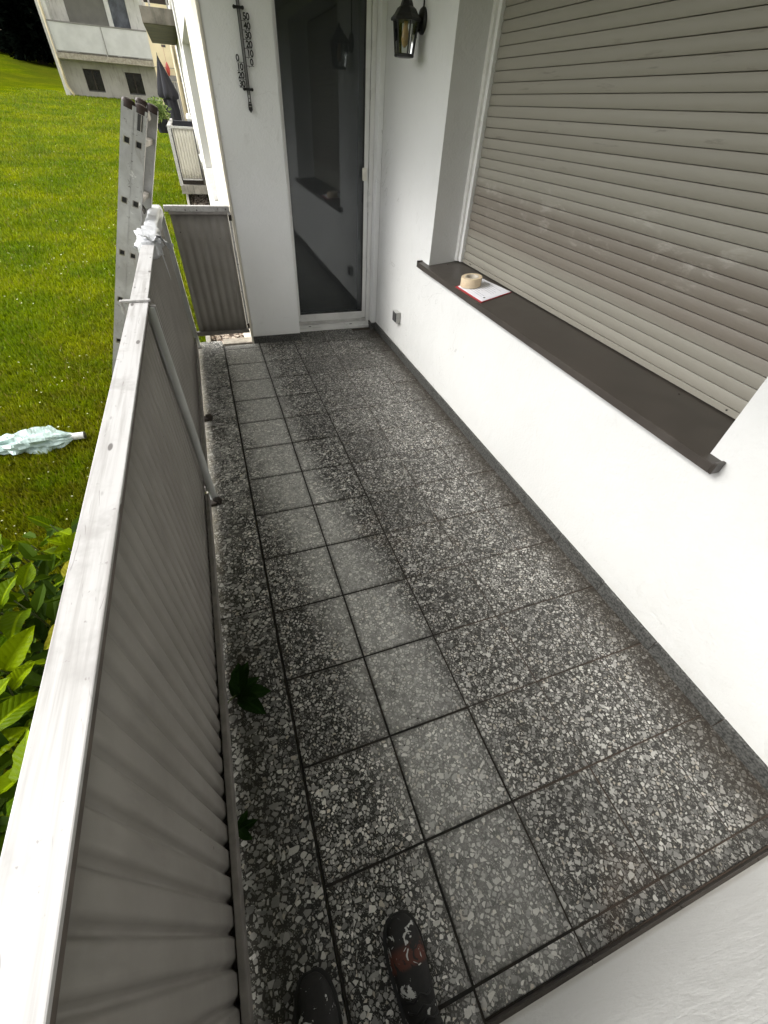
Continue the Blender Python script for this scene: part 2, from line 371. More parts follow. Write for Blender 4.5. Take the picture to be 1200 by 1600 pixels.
def mk_slat():
    k = N('shutter_slat_plastic'); P = k.pos(); x, y, z = k.xyz(P); r = k.rnd()
    n1 = k.noise(P, 2.4, 5, 0.6, 0.4).outputs[0]; n2 = k.noise(k.map(P, (1, 1.0, 9)), 5, 4, 0.65, 0.3).outputs[0]; n3 = k.noise(k.map(P, (1, 0.45, 1.3)), 17, 5, 0.72, 0.5).outputs[0]
    c = k.mix(r, (0.238, 0.222, 0.184), (0.262, 0.246, 0.206))
    band = k.math('MULTIPLY', k.ss(z, 1.30, 1.19), k.ss(z, 0.97, 1.04))
    c = k.mix(k.math('MULTIPLY', band, k.ss(n1, 0.30, 0.60, 0.60, 0.85)), c, (0.172, 0.147, 0.120))
    smear = k.math('MULTIPLY', k.ss(n3, 0.50, 0.66), k.math('MULTIPLY', k.math('MULTIPLY', k.ss(z, 1.36, 1.27), k.ss(z, 1.08, 1.15)), k.ss(k.noise(P, 3.7, 2).outputs[0], 0.46, 0.56)))
    c = k.mix(k.math('MULTIPLY', smear, 0.45), c, (0.40, 0.375, 0.33))
    dk = k.math('MULTIPLY', k.ss(n2, 0.60, 0.70), k.math('MULTIPLY', k.ss(z, 1.30, 1.45), k.ss(z, 1.85, 1.65)))
    c = k.mix(k.math('MULTIPLY', dk, 0.65), c, (0.14, 0.12, 0.10))
    c = k.mix(k.math('MULTIPLY', k.ss(n1, 0.5, 0.8), 0.2), c, (0.25, 0.23, 0.19))
    return k.fin(c, 0.48, None, None, 0.4)
M['slat'] = mk_slat()
M['paper'] = mat_plain('white_paper', (0.78, 0.78, 0.82), 0.7, 0.03, 20)
M['ink'] = mat_plain('print_grey', (0.35, 0.35, 0.40), 0.7, 0.1, 40)
M['red'] = mat_plain('red_card', (0.38, 0.02, 0.03), 0.5, 0.15, 20)
M['tape'] = mat_plain('masking_tape', (0.66, 0.53, 0.36), 0.6, 0.06, 60, bump=0.1)
M['card'] = mat_plain('cardboard_core', (0.55, 0.50, 0.42), 0.8, 0.1, 40)
M['sock'] = mat_plain('grey_socket_plastic', (0.38, 0.38, 0.36), 0.45, 0.1, 20)
M['sockd'] = mat_plain('dark_socket_side', (0.05, 0.05, 0.05), 0.5, 0.1, 20)
M['sil'] = mat_plain('sealant_white', (0.80, 0.79, 0.76), 0.45, 0.05, 40)

def mk_ladder():
    k = N('worn_ladder_aluminium'); P = k.pos(); 
    n1 = k.noise(P, 9, 5, 0.65, 0.5).outputs[0]; n2 = k.noise(P, 38, 5, 0.7, 1.0).outputs[0]; n3 = k.noise(k.map(P, (8, 8, 1.5)), 4, 4).outputs[0]
    c = k.mix(k.ss(n1, 0.35, 0.7), (0.46, 0.455, 0.45), (0.60, 0.60, 0.59))
    c = k.mix(k.math('MULTIPLY', k.ss(n2, 0.61, 0.68), 0.75), c, (0.13, 0.115, 0.10))
    c = k.mix(k.math('MULTIPLY', k.ss(n3, 0.6, 0.75), 0.4), c, (0.28, 0.24, 0.20))
    c = k.mix(k.math('MULTIPLY', k.ss(k.noise(P, 17, 4, 0.6, 0.6).outputs[0], 0.66, 0.71), 0.8), c, (0.85, 0.84, 0.82))
    return k.fin(c, k.ss(n1, 0.3, 0.7, 0.42, 0.6), 0.25, k.bump(n2, 0.2, 0.002))
M['ladder'] = mk_ladder()
M['cap'] = mat_plain('dark_rubber_cap', (0.030, 0.016, 0.012), 0.5, 0.3, 30)
M['rung'] = mat_plain('rung_aluminium', (0.42, 0.39, 0.35), 0.5, 0.3, 14, 0.2)
def mk_film(name, col, trans=0.25):
    k = N(name); P = k.pos(); n = k.noise(P, 30, 3).outputs[0]
    k.fin(k.mix(n, tuple(v * 0.92 for v in col), col), 0.28, None, k.bump(k.noise(P, 45, 3, 0.6, 0.8).outputs[0], 0.35, 0.01), 0.5)
    k.b.inputs['Subsurface Weight'].default_value = trans; k.b.inputs['Subsurface Radius'].default_value = (0.02, 0.02, 0.02)
    return k.m
M['film'] = mk_film('white_plastic_film', (0.62, 0.63, 0.65))
M['bagfilm'] = mk_film('pale_green_plastic', (0.42, 0.54, 0.51))

def mk_leaf(name, lo, hi, yellow):
    k = N(name); o = k.obj(); r = k.rnd(); x, y, z = k.xyz(o)
    c = k.mix(r, lo, hi); c = k.mix(k.math('GREATER_THAN', r, 0.90), c, yellow)
    ax = k.math('ABSOLUTE', x)
    rib = k.ss(ax, 0.045, 0.012)
    vein = k.math('ABSOLUTE', k.math('SINE', k.math('ADD', k.math('MULTIPLY', y, 27.0), k.math('MULTIPLY', ax, -26.0))))
    vn = k.math('MULTIPLY', k.ss(vein, 0.13, 0.0), 0.16)
    c = k.mix(k.math('MAXIMUM', k.math('MULTIPLY', rib, 0.6), vn), c, tuple(min(1, v * 1.5) for v in hi))
    c = k.mix(k.math('MULTIPLY', k.ss(k.noise(o, 9, 3).outputs[0], 0.55, 0.75), 0.3), c, tuple(v * 0.5 for v in lo))
    bs = k.fin(c, 0.38, None, k.bump(k.math('ADD', k.math('MULTIPLY', vein, 0.25), k.math('MULTIPLY', rib, -0.7)), 0.25, 0.03), 0.04)
    tl = k.n('ShaderNodeBsdfTranslucent'); k.l(c, tl.inputs[0]); mx = k.n('ShaderNodeMixShader'); mx.inputs[0].default_value = 0.25
    k.l(k.b.outputs[0], mx.inputs[1]); k.l(tl.outputs[0], mx.inputs[2]); k.l(mx.outputs[0], k.out.inputs[0])
    return bs
M['laurel'] = mk_leaf('laurel_leaf', (0.045, 0.095, 0.001), (0.19, 0.262, 0.001), (0.45, 0.42, 0.04))
M['laurel_dark'] = mk_leaf('laurel_leaf_dark', (0.008, 0.022, 0.004), (0.014, 0.036, 0.006), (0.014, 0.036, 0.006))
M['stem'] = mat_plain('green_stem', (0.07, 0.09, 0.02), 0.6, 0.3, 20)
M['bark'] = mat_plain('brown_bark', (0.06, 0.045, 0.03), 0.9, 0.4, 8, bump=0.6, bscale=20)
def mk_foliage(name, lo, hi, spec=0.3):
    k = N(name); c = k.mix(k.isl(), lo, hi)
    k.fin(c, 0.6, spec=spec); tl = k.n('ShaderNodeBsdfTranslucent'); k.l(c, tl.inputs[0]); mx = k.n('ShaderNodeMixShader'); mx.inputs[0].default_value = 0.2
    k.l(k.b.outputs[0], mx.inputs[1]); k.l(tl.outputs[0], mx.inputs[2]); k.l(mx.outputs[0], k.out.inputs[0]); return k.m
M['needles'] = mk_foliage('dark_conifer_foliage', (0.001, 0.002, 0.0015), (0.004, 0.006, 0.004), 0.0)
M['needles2'] = mk_foliage('olive_conifer_foliage', (0.03, 0.035, 0.010), (0.10, 0.10, 0.03), 0.0)
M['pot_leaf'] = mk_foliage('potted_shrub_foliage', (0.05, 0.11, 0.015), (0.30, 0.38, 0.10))

def lawn_color(k, P):
    n0 = k.noise(P, 0.16, 3, 0.5).outputs[0]; n1 = k.noise(P, 0.9, 5, 0.6, 0.3).outputs[0]; n2 = k.noise(P, 5.0, 5, 0.65, 0.4).outputs[0]
    c = k.mix(k.ss(n1, 0.35, 0.68), (0.115, 0.185, 0.0008), (0.220, 0.265, 0.001))
    c = k.mix(k.math('MULTIPLY', k.ss(n2, 0.45, 0.72), 0.5), c, (0.050, 0.082, 0.002))
    x, y, z = k.xyz(P)
    near = k.ss(k.math('ADD', k.math('MULTIPLY', k.math('SUBTRACT', 0.0, x), 1.0), k.math('MULTIPLY', y, 0.55)), 6.3, 3.0)
    c = k.mix(k.math('MULTIPLY', near, k.ss(n2, 0.30, 0.60, 0.05, 0.50)), c, (0.125, 0.088, 0.007))
    c = k.mix(k.math('MULTIPLY', k.ss(n0, 0.5, 0.65), 0.25), c, (0.14, 0.10, 0.015))
    far = k.ss(y, 30, 48); c = k.mix(k.math('MULTIPLY', far, k.ss(n0, 0.42, 0.55, 0.2, 0.7)), c, (0.075, 0.085, 0.010))
    return c, n2
def mk_lawn():
    k = N('lawn_ground'); P = k.pos(); c, n2 = lawn_color(k, P)
    f = k.noise(P, 38, 5, 0.75).outputs[0]; g = k.noise(P, 140, 4, 0.7).outputs[0]
    c = k.mix(k.math('MULTIPLY', k.ss(f, 0.42, 0.62), 0.55), c, (0.035, 0.050, 0.004))
    c = k.mix(k.math('MULTIPLY', k.ss(g, 0.55, 0.7), 0.3), c, (0.22, 0.28, 0.01))
    c = k.mix(1.0, c, (0.74, 0.74, 0.74), 'MULTIPLY')
    return k.fin(c, 0.8, None, k.bump(k.math('ADD', f, k.math('MULTIPLY', g, 0.6)), 0.9, 0.03), 0.0)
M['lawn'] = mk_lawn()
def mk_blade():
    k = N('grass_blade'); P = k.pos(); c, n2 = lawn_color(k, P); r = k.isl()
    c = k.mix(1.0, c, k.mix(r, (0.75, 0.78, 0.6), (1.9, 1.75, 1.3)), 'MULTIPLY')
    c = k.mix(k.math('GREATER_THAN', r, 0.965), c, (0.28, 0.24, 0.05))
    k.fin(c, 0.5, spec=0.3); tl = k.n('ShaderNodeBsdfTranslucent'); k.l(c, tl.inputs[0]); mx = k.n('ShaderNodeMixShader'); mx.inputs[0].default_value = 0.3
    k.l(k.b.outputs[0], mx.inputs[1]); k.l(tl.outputs[0], mx.inputs[2]); k.l(mx.outputs[0], k.out.inputs[0]); return k.m
M['blade'] = mk_blade()
M['daisy'] = mat_plain('clover_petal', (0.46, 0.48, 0.27), 0.7, 0.1, 10)
def mk_gravel():
    k = N('gravel_stone'); r = k.isl(); c = k.mix(r, (0.12, 0.075, 0.05), (0.55, 0.48, 0.40)); return k.fin(c, 0.8)
M['gravel'] = mk_gravel()
M['soil'] = mat_plain('brown_soil', (0.045, 0.030, 0.020), 0.95, 0.4, 12, bump=0.8, bscale=60)
M['bldg'] = mk_conc('grey_white_render', (0.62, 0.61, 0.59), (0.74, 0.73, 0.71), 2)
M['bldg_low'] = mk_conc('warm_grey_render', (0.36, 0.34, 0.31), (0.44, 0.42, 0.39), 1.5)
M['bpanel'] = mat_plain('balcony_cladding', (0.56, 0.56, 0.56), 0.5, 0.08, 2)
M['blind'] = mat_plain('grey_blind', (0.20, 0.195, 0.18), 0.6, 0.08, 3)
M['curtainblue'] = mat_plain('blue_grey_curtain', (0.19, 0.205, 0.24), 0.6, 0.25, 4)
M['wframe'] = mat_plain('window_frame_grey', (0.22, 0.21, 0.20), 0.5, 0.1, 8)
M['darkglass'] = mat_plain('dark_window_glass', (0.018, 0.017, 0.015), 0.12, 0.3, 4)
M['creamcol'] = mat_plain('cream_column_paint', (0.55, 0.47, 0.31), 0.6, 0.08, 4)
M['creamwall'] = mat_plain('cream_wall_paint', (0.72, 0.62, 0.42), 0.7, 0.05, 2)
M['parasol'] = mat_plain('navy_parasol_cloth', (0.012, 0.012, 0.018), 0.8, 0.3, 10)
M['greensoffit'] = mat_plain('greenish_soffit', (0.075, 0.070, 0.040), 0.9, 0.3, 3)  # slab underside in a dark greenish tone
def mk_boot(orange=True):
    k = N('paint_splashed_boot' if orange else 'shaded_dark_boot'); P = k.pos(); x, y, z = k.xyz(P)
    n1 = k.noise(P, 38, 4, 0.6, 0.8).outputs[0]; n2 = k.noise(P, 120, 3).outputs[0]
    c = k.mix(n2, (0.004, 0.004, 0.004), (0.016, 0.015, 0.014))
    if orange: c = k.mix(k.math('MULTIPLY', k.math('MULTIPLY', k.ss(y, 0.085, 0.095), k.ss(y, 0.135, 0.115)), k.ss(n1, 0.40, 0.48)), c, (0.085, 0.024, 0.014))
    c = k.mix(k.ss(n1, 0.60 if orange else 0.62, 0.625 if orange else 0.64), c, (0.50, 0.50, 0.48))
    return k.fin(c, 0.75, None, k.bump(n1, 0.3, 0.004))
M['boot'] = mk_boot(); M['boot_shaded'] = mk_boot(False)  # left boot's copy, shade put into its colour: no orange, fewer splashes
M['boot_dark'] = mat_plain('boot_rubber', (0.010, 0.010, 0.010), 0.6, 0.3, 60)
M['trouser'] = mat_plain('charcoal_trousers', (0.022, 0.021, 0.023), 0.9, 0.25, 60, bump=0.4, bscale=300)
M['jacket'] = mat_plain('grey_work_jacket', (0.08, 0.08, 0.085), 0.9, 0.2, 20)
M['skin'] = mat_plain('skin', (0.50, 0.32, 0.24), 0.5, 0.05, 20)
M['hair'] = mat_plain('brown_hair', (0.05, 0.03, 0.02), 0.7, 0.3, 60)
M['redlamp'] = mat_plain('red_glazed_ornament', (0.35, 0.035, 0.025), 0.4, 0.2, 10)

# ------------------------------------------------------------------ ground
def gz(x, y):
    z = -0.97 + 0.067 * min(y, 120)
    z += 0.03 * mnoise.noise(Vector((x * 0.25, y * 0.25, 0))) * min(1, abs(x) / 4)
    u = max(0.0, -x - 6.0) * max(0.0, min(1.0, (y - 24) / 25.0))
    z += 0.085 * u - 0.0006 * u * u if u < 60 else 2.9
    return z
def terrain():
    xs = np.concatenate([np.array([-1500., -700., -320.]), np.linspace(-160, -20, 36)[:-1], np.linspace(-20, 4, 61)[:-1], np.linspace(4, 120, 20), np.array([320., 700., 1500.])])
    ys = np.concatenate([np.array([-1500., -700., -300.]), np.linspace(-80, -4, 20)[:-1], np.linspace(-4, 40, 89)[:-1], np.linspace(40, 260, 46), np.array([600., 1400.])])
    vs = [(x, y, gz(x, y) if y > -20 else gz(x, -20)) for y in ys for x in xs]; nx = len(xs)
    fs = [(j * nx + i, j * nx + i + 1, (j + 1) * nx + i + 1, (j + 1) * nx + i) for j in range(len(ys) - 1) for i in range(nx - 1)]
    b = MB(); b.add(vs, fs); o = b.build('lawn', M['lawn'], None, 'all', False); tag(o, 'sloping green lawn beside the apartment building', kind='structure')
terrain()

def blades():
    rs = np.random.RandomState(3)
    n = 620000
    y = 1.2 + 34.0 * rs.rand(n) ** 2.3
    x = -0.25 - (1.6 + 0.8 * y) * rs.rand(n)
    gzv = -0.97 + 0.067 * y
    h = (0.022 + 0.03 * rs.rand(n)); w = 0.0030 + 0.0035 * rs.rand(n) + 0.0008 * y; h = h + 0.0010 * y
    a = rs.rand(n) * 2 * np.pi; lx = (rs.rand(n) - .5) * 0.05; ly = (rs.rand(n) - .5) * 0.05
    V = np.zeros((n, 3, 3))
    V[:, 0, 0] = x - np.cos(a) * w; V[:, 0, 1] = y - np.sin(a) * w; V[:, 0, 2] = gzv - 0.008
    V[:, 1, 0] = x + np.cos(a) * w; V[:, 1, 1] = y + np.sin(a) * w; V[:, 1, 2] = gzv - 0.008
    V[:, 2, 0] = x + lx; V[:, 2, 1] = y + ly; V[:, 2, 2] = gzv + h
    keep = ~((x > -0.2)); V = V[keep]; n = len(V)
    me = bpy.data.meshes.new('grass'); me.vertices.add(3 * n); me.vertices.foreach_set('co', V.reshape(-1))
    me.loops.add(3 * n); me.loops.foreach_set('vertex_index', np.arange(3 * n, dtype=np.int32)); me.polygons.add(n)
    me.polygons.foreach_set('loop_start', np.arange(0, 3 * n, 3, dtype=np.int32)); me.polygons.foreach_set('loop_total', np.full(n, 3, dtype=np.int32))
    me.update(calc_edges=True); me.materials.append(M['blade'])
    o = link_mesh('grass', me); tag(o, 'short grass blades covering the lawn', kind='stuff')
    b = MB()
    for i in range(1300):
        yy = 1.8 + 16 * rs.rand() ** 1.2; xx = -0.3 - (1.2 + 0.5 * yy) * rs.rand(); r = 0.003 + 0.0045 * rs.rand() + 0.0004 * yy
        if mnoise.noise(Vector((xx * 0.9, yy * 0.9, 4))) < -0.12: continue
        zz = -0.97 + 0.067 * yy + 0.03 + 0.014 * rs.rand(); t1, t2 = (rs.rand() - .5), (rs.rand() - .5)
        b.add([(xx + r * math.cos(k * 1.256), yy + r * math.sin(k * 1.256), zz + r * (t1 * math.cos(k * 1.256) + t2 * math.sin(k * 1.256))) for k in range(5)], [(0, 1, 2, 3, 4)])
    o = b.build('clover_flowers', M['daisy'], None, False, False); tag(o, 'small pale clover flowers and petals scattered in the lawn', kind='stuff')
blades()

# gravel strip along the foot of the facade, with its kerb
def gravel():
    b = MB()
    pts = [(-0.15, 4.22), (0.25, 4.22), (0.25, 26.0), (-0.15, 26.0)]
    b.add([(x, y, gz(x, y) + 0.012) for x, y in pts], [(0, 1, 2, 3)])
    o = b.build('ground_strip', M['soil']); tag(o, 'bare soil strip at the foot of the facade', kind='structure')
    b = MB(); rs = random.Random(5)
    for i in range(4200):
        y = 4.25 + 9.5 * rs.random() ** 1.4; x = -0.14 + 0.38 * rs.random(); z = gz(x, y) + 0.018; r = 0.010 + 0.012 * rs.random()
        vs = []
        for q in ((1, 0, 0), (0, 1, 0), (-1, 0, 0), (0, -1, 0), (0, 0, .7), (0, 0, -.7)):
            vs.append((x + q[0] * r * rs.uniform(.7, 1.4), y + q[1] * r * rs.uniform(.7, 1.4), z + q[2] * r))
        b.add(vs, [(0, 1, 4), (1, 2, 4), (2, 3, 4), (3, 0, 4), (1, 0, 5), (2, 1, 5), (3, 2, 5), (0, 3, 5)])
    o = b.build('gravel', M['gravel'], None, False, False); tag(o, 'brown and pale gravel along the facade below the balconies', kind='stuff')
    b = MB(); b.obox((-0.175, 4.3, gz(0, 4.3) + 0.03), (-0.175, 26, gz(0, 26) + 0.03), 0.05, 0.14, 0.006)
    o = b.build('kerb', M['concrete']); tag(o, 'narrow concrete kerb edging the gravel strip', kind='structure')
gravel()

# ------------------------------------------------------------------ balcony floor
floor = empty('balcony_floor', (0, 0, 0), 'dark terrazzo balcony floor of square tiles with dark joints', kind='structure')
def slab_struct():
    b = MB(); b.box(-0.235, 0.245, -1.2, 4.13, -0.20, -0.034, 0.006); b.box(0.245, 1.44, -1.2, 4.30, -0.20, -0.034, 0.0)
    b.build('floor_slab', M['concrete'], floor)
    b = MB(); b.box(-0.002, 1.43, -0.9, 3.995, -0.0335, -0.0035); b.box(0.66, 1.43, 3.995, 4.215, -0.0335, -0.0035)
    b.build('grout', M['grout'], floor)
slab_struct()
TP = 0.3008
def tile_mesh(w, l, c=0.0022, mat='tile'):
    b = MB(); t = 0.03
    vs = [(-w/2, -l/2, -t), (w/2, -l/2, -t), (w/2, l/2, -t), (-w/2, l/2, -t),
          (-w/2, -l/2, -c), (w/2, -l/2, -c), (w/2, l/2, -c), (-w/2, l/2, -c),
          (-w/2+c, -l/2+c, 0), (w/2-c, -l/2+c, 0), (w/2-c, l/2-c, 0), (-w/2+c, l/2-c, 0)]
    fs = [(0, 3, 2, 1)] + [(i, (i+1) % 4, 4+(i+1) % 4, 4+i) for i in range(4)] + [(4+i, 4+(i+1) % 4, 8+(i+1) % 4, 8+i) for i in range(4)] + [(8, 9, 10, 11)]
    b.add(vs, fs); return b.mesh('tile', M[mat], False, False)
tcache = {}
def place_tile(x0, x1, y0, y1, g, mat='tile', jit=1.0, name='tile'):
    w, l = round(x1 - x0 - g, 4), round(y1 - y0 - g, 4)
    if w < 0.012 or l < 0.012: return
    key = (w, l, mat)
    if key not in tcache: tcache[key] = tile_mesh(w, l, 0.0022 if g > 0.004 else 0.001, mat)
    o = link_mesh(name, tcache[key], floor, ((x0+x1)/2 + random.uniform(-.0007, .0007)*jit, (y0+y1)/2 + random.uniform(-.0007, .0007)*jit, random.uniform(-.0007, .0003)*jit))
    o.rotation_euler = (random.uniform(-.0016, .0016)*jit, random.uniform(-.0016, .0016)*jit, random.uniform(-.0022, .0022)*jit)
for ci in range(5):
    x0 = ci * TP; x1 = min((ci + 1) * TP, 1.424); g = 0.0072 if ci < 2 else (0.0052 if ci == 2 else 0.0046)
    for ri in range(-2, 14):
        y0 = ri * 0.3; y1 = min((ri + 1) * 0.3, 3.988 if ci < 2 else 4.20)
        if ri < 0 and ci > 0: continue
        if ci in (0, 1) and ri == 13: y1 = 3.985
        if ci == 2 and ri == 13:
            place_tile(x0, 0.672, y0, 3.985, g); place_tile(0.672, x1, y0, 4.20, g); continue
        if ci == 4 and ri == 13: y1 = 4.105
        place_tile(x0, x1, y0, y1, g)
# thin cut pieces in front of the near wall
for ci in range(1, 5):
    place_tile(ci * TP, min((ci + 1) * TP, 1.424), -0.054, 0.0, 0.0045, 'tile_grime')
# long terrazzo slabs at the outer edge
for y0, y1 in ((-1.1, -0.24), (-0.24, 1.232), (1.232, 2.705), (2.705, 4.105)):
    b = MB(); c = 0.004; b.box(-0.228, -0.006, y0 + 0.003, y1 - 0.003, -0.032, 0.0008, c)
    me = b.mesh('edge_slab', M['slab']); o = link_mesh('edge_slab', me, floor)
b = MB(); b.box(0.004, 0.243, 3.992, 4.11, -0.030, 0.012, 0.004); b.build('concrete_ledge', M['conc_ledge'], floor)

# ------------------------------------------------------------------ house (walls, pier, ceiling, skirting)
house = empty('apartment_house', (1.44, 2.0, 0), 'white rendered apartment house wall around the balcony with a door pier and window opening', 'building')
WX = 1.433
def walls():
    # window wall x=WX with opening y .84..3.065, z .80..2.42
    X1 = 1.95
    b = MB()
    b.box(WX, X1, 3.065, 4.6, -0.2, 2.8, 0.0); b.build('wall', M['wall'], house)
    b = MB(); b.box(WX, X1, 0.84, 3.065, -0.2, 0.775); b.build('wall', M['wall'], house)
    b = MB(); b.box(WX, X1, -1.0, 0.84, -0.2, 2.359); b.build('wall', M['wall'], house)
    b = MB(); b.box(WX, X1, 0.84, 3.065, 2.25, 2.359); b.build('lintel', M['wall'], house)
    # near wall
    b = MB(); b.box(0.30, WX - 0.002, -0.36, -0.064, -0.2, 2.62, 0.004); b.build('near_wall', M['wall_near'], house)
    # pier left of the door + outer cream face
    b = MB(); b.box(0.262, 0.672, 3.992, 4.60, -0.2, 2.62, 0.008); b.build('door_pier', M['pier'], house)
    b = MB(); b.box(0.243, 0.2615, 3.985, 6.0, -0.6, 2.62, 0.004); b.build('cream_render', M['cream'], house)
    # small return right of the door and lintel over it
    b = MB(); b.box(1.392, WX - 0.0005, 4.11, 4.60, -0.2, 2.62, 0.004); b.build('door_return', M['pier'], house)
    b = MB(); b.box(0.672, 1.392, 4.165, 4.60, 2.16, 2.359); b.build('door_lintel', M['pier'], house)
    b = MB(); b.box(-0.27, 1.95, -1.2, 4.6, 2.36, 2.56, 0.006); b.build('ceiling', M['ceiling'], house)
    # dim room behind the door
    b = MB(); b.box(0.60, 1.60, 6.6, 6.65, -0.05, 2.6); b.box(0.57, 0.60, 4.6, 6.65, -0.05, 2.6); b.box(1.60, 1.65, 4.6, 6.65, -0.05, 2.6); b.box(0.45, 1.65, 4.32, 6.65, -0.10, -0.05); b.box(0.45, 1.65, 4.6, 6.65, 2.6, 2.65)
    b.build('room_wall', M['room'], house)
    # skirting pieces
    sk = empty('skirting'); sk.parent = house; sk.location = -house.location
    b = MB(); b.box(WX - 0.0090, WX + 0.003, -0.05, 4.10, -0.002, 0.059); b.build('skirting_bed', M['grout'], sk)
    y = -0.05
    rs = random.Random(4)
    while y < 4.1:
        y1 = min(y + 0.3075, 4.105); b = MB(); dz = rs.uniform(-.0015, .0015); dx = rs.uniform(-.001, .001)
        b.box(WX - 0.0125 + dx, WX + 0.004, y + 0.0012, y1 - 0.0012, -0.002, 0.064 + dz, 0.0015); b.build('skirting_tile', M['skirt'], sk); y = y1
    for x0, x1, yy in ((0.258, 0.37, 3.992), (0.37, 0.674, 3.992), (1.388, 1.424, 4.11)):
        b = MB(); b.box(x0 + .001, x1 - .001, yy - 0.012, yy + 0.004, -0.002, 0.058, 0.0015); b.build('skirting_tile', M['skirt'], sk)
    b = MB(); b.box(1.380, 1.3925, 4.099, 4.20, -0.002, 0.058, 0.0015); b.build('skirting_tile', M['skirt'], sk)
    x = 0.30
    while x < 1.41:
        x1 = min(x + 0.3, 1.42); b = MB(); b.box(x + .001, x1 - .001, -0.068, -0.056, -0.003, 0.030, 0.002); b.build('skirting_tile', M['sill'], sk); x = x1
    # silicone line between guide and reveal, paint bead at inside corner
    b = MB(); b.box(1.44, 1.66, 3.0652, 3.0685, 0.80, 2.249); b.build('paint_bead', M['sil'], house)
walls()

# facade beyond the pier
def facade():
    f = empty('facade', (0.25, 12, 0), 'cream and white facade of the apartment house running away past the door pier', 'building')
    b = MB(); x0 = 0.247
    def seg(y0, y1, z0, z1, mt, name='wall', xx=x0, dep=0.3):
        q = MB(); q.box(xx, xx + dep, y0, y1, z0, z1); q.build(name, M[mt], f)
    seg(6.002, 9.0, -0.8, 0.735, 'facade'); seg(6.002, 9.0, 2.05, 8.0, 'facade'); seg(9.0, 11.0, -0.6, 8.0, 'facade')
    seg(11.0, 12.0, -0.6, 8.0, 'facade', 'wall', 0.262)
    seg(12.0, 16.2, 0.0, 8.0, 'facade', 'wall', 0.285); seg(16.2, 33.0, -0.2, 8.0, 'facade', 'wall', 0.33)
    q = MB(); q.box(x0 + 0.014, 0.56, 4.602, 6.0, -0.8, 8.0); q.build('wall', M['facade'], f)
    q = MB(); q.box(0.2475, 1.9, 4.0, 6.0, 2.561, 8.0); q.build('wall', M['facade'], f)
    s = MB(); s.prism([(0.205, 0.735), (0.43, 0.765), (0.43, 0.775), (0.205, 0.750)], 'y', 6.03, 8.99); s.build('window_sill', M['alu'], f)
    s = MB(); s.box(0.43, 0.45, 6.0, 9.0, 0.76, 2.05); s.build('window_pane', M['blind'], f)
    s = MB(); s.prism([(0.215, 0.72), (0.245, 0.73), (0.245, 0.745), (0.215, 0.735)], 'y', 10.1, 11.7); s.build('window_sill', M['alu'], f)
    s = MB(); s.box(0.242, 0.2465, 9.3, 10.3, 2.05, 2.9); s.build('window_pane', M['blind'], f)
facade()

# ------------------------------------------------------------------ door
def door():
    t = empty('balcony_door', (1.04, 4.2, 0), 'tall narrow white framed glass balcony door with a closed dark pane', 'door')
    Y = 4.19
    b = MB(); b.box(0.655, 0.722, Y, Y + 0.07, 0.085, 2.16, 0.004); b.build('frame', M['pvc'], t)
    b = MB(); b.box(1.318, 1.352, Y, Y + 0.07, 0.085, 2.16, 0.004); b.build('frame', M['pvc'], t)
    b = MB(); b.box(1.3555, 1.390, Y - 0.008, Y + 0.075, 0.03, 2.16, 0.003); b.build('outer_frame', M['pvc'], t)
    b = MB(); b.box(1.3515, 1.356, Y + 0.012, Y + 0.07, 0.06, 2.16); b.build('gasket', M['pvc_grey'], t)
    b = MB(); b.box(0.7225, 1.3175, Y, Y + 0.07, 0.080, 0.142, 0.004); b.build('bottom_frame', M['pvc'], t)
    b = MB(); b.box(0.7225, 1.3175, Y, Y + 0.07, 2.10, 2.16, 0.004); b.build('top_frame', M['pvc'], t)
    g = MB(); g.box(0.7215, 1.3185, Y + 0.022, Y + 0.0225, 0.1435, 2.099)
    g.v = [(0.7215, Y + 0.022, 0.1435), (1.3185, Y + 0.022, 0.1435), (1.3185, Y + 0.022, 2.099), (0.7215, Y + 0.022, 2.099)]; g.f = [(0, 1, 2, 3)]; g.mi = [0]
    g.build('glass_pane', M['glass'], t, False, False)
    for (x0, x1, z0, z1) in ((0.7225, 0.7275, .1435, 2.099), (1.3125, 1.3175, .1435, 2.099), (0.7275, 1.3125, .1435, .1485)):
        q = MB(); q.box(x0, x1, Y + 0.004, Y + 0.021, z0, z1); q.build('gasket', M['sockd'], t)
    s = MB(); s.box(0.69, 1.388, Y - 0.004, Y + 0.06, 0.054, 0.079, 0.002); s.build('drip_profile', M['alu'], t)
    s = MB(); s.box(0.69, 1.388, Y - 0.016, Y + 0.06, 0.030, 0.051, 0.003); s.build('lower_profile', M['pvc'], t)
    s = MB(); s.prism([(Y - 0.026, -0.002), (Y - 0.026, 0.022), (Y - 0.014, 0.0285), (Y + 0.06, 0.0285), (Y + 0.06, -0.002)], 'x', 0.675, 1.391); s.build('threshold', M['pvc'], t)
    for x in (0.80, 1.20):
        s = MB(); s.box(x - 0.012, x + 0.012, Y - 0.0175, Y - 0.0155, 0.036, 0.043); s.build('drain_slot', M['pvc_grey'], t)
    s = MB(); s.box(1.298, 1.334, Y - 0.024, Y - 0.001, 1.130, 1.210, 0.006); c = s.build('door_catch', M['whiteplug'], t)
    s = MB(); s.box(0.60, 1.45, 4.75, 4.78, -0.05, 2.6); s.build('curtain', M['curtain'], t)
door()

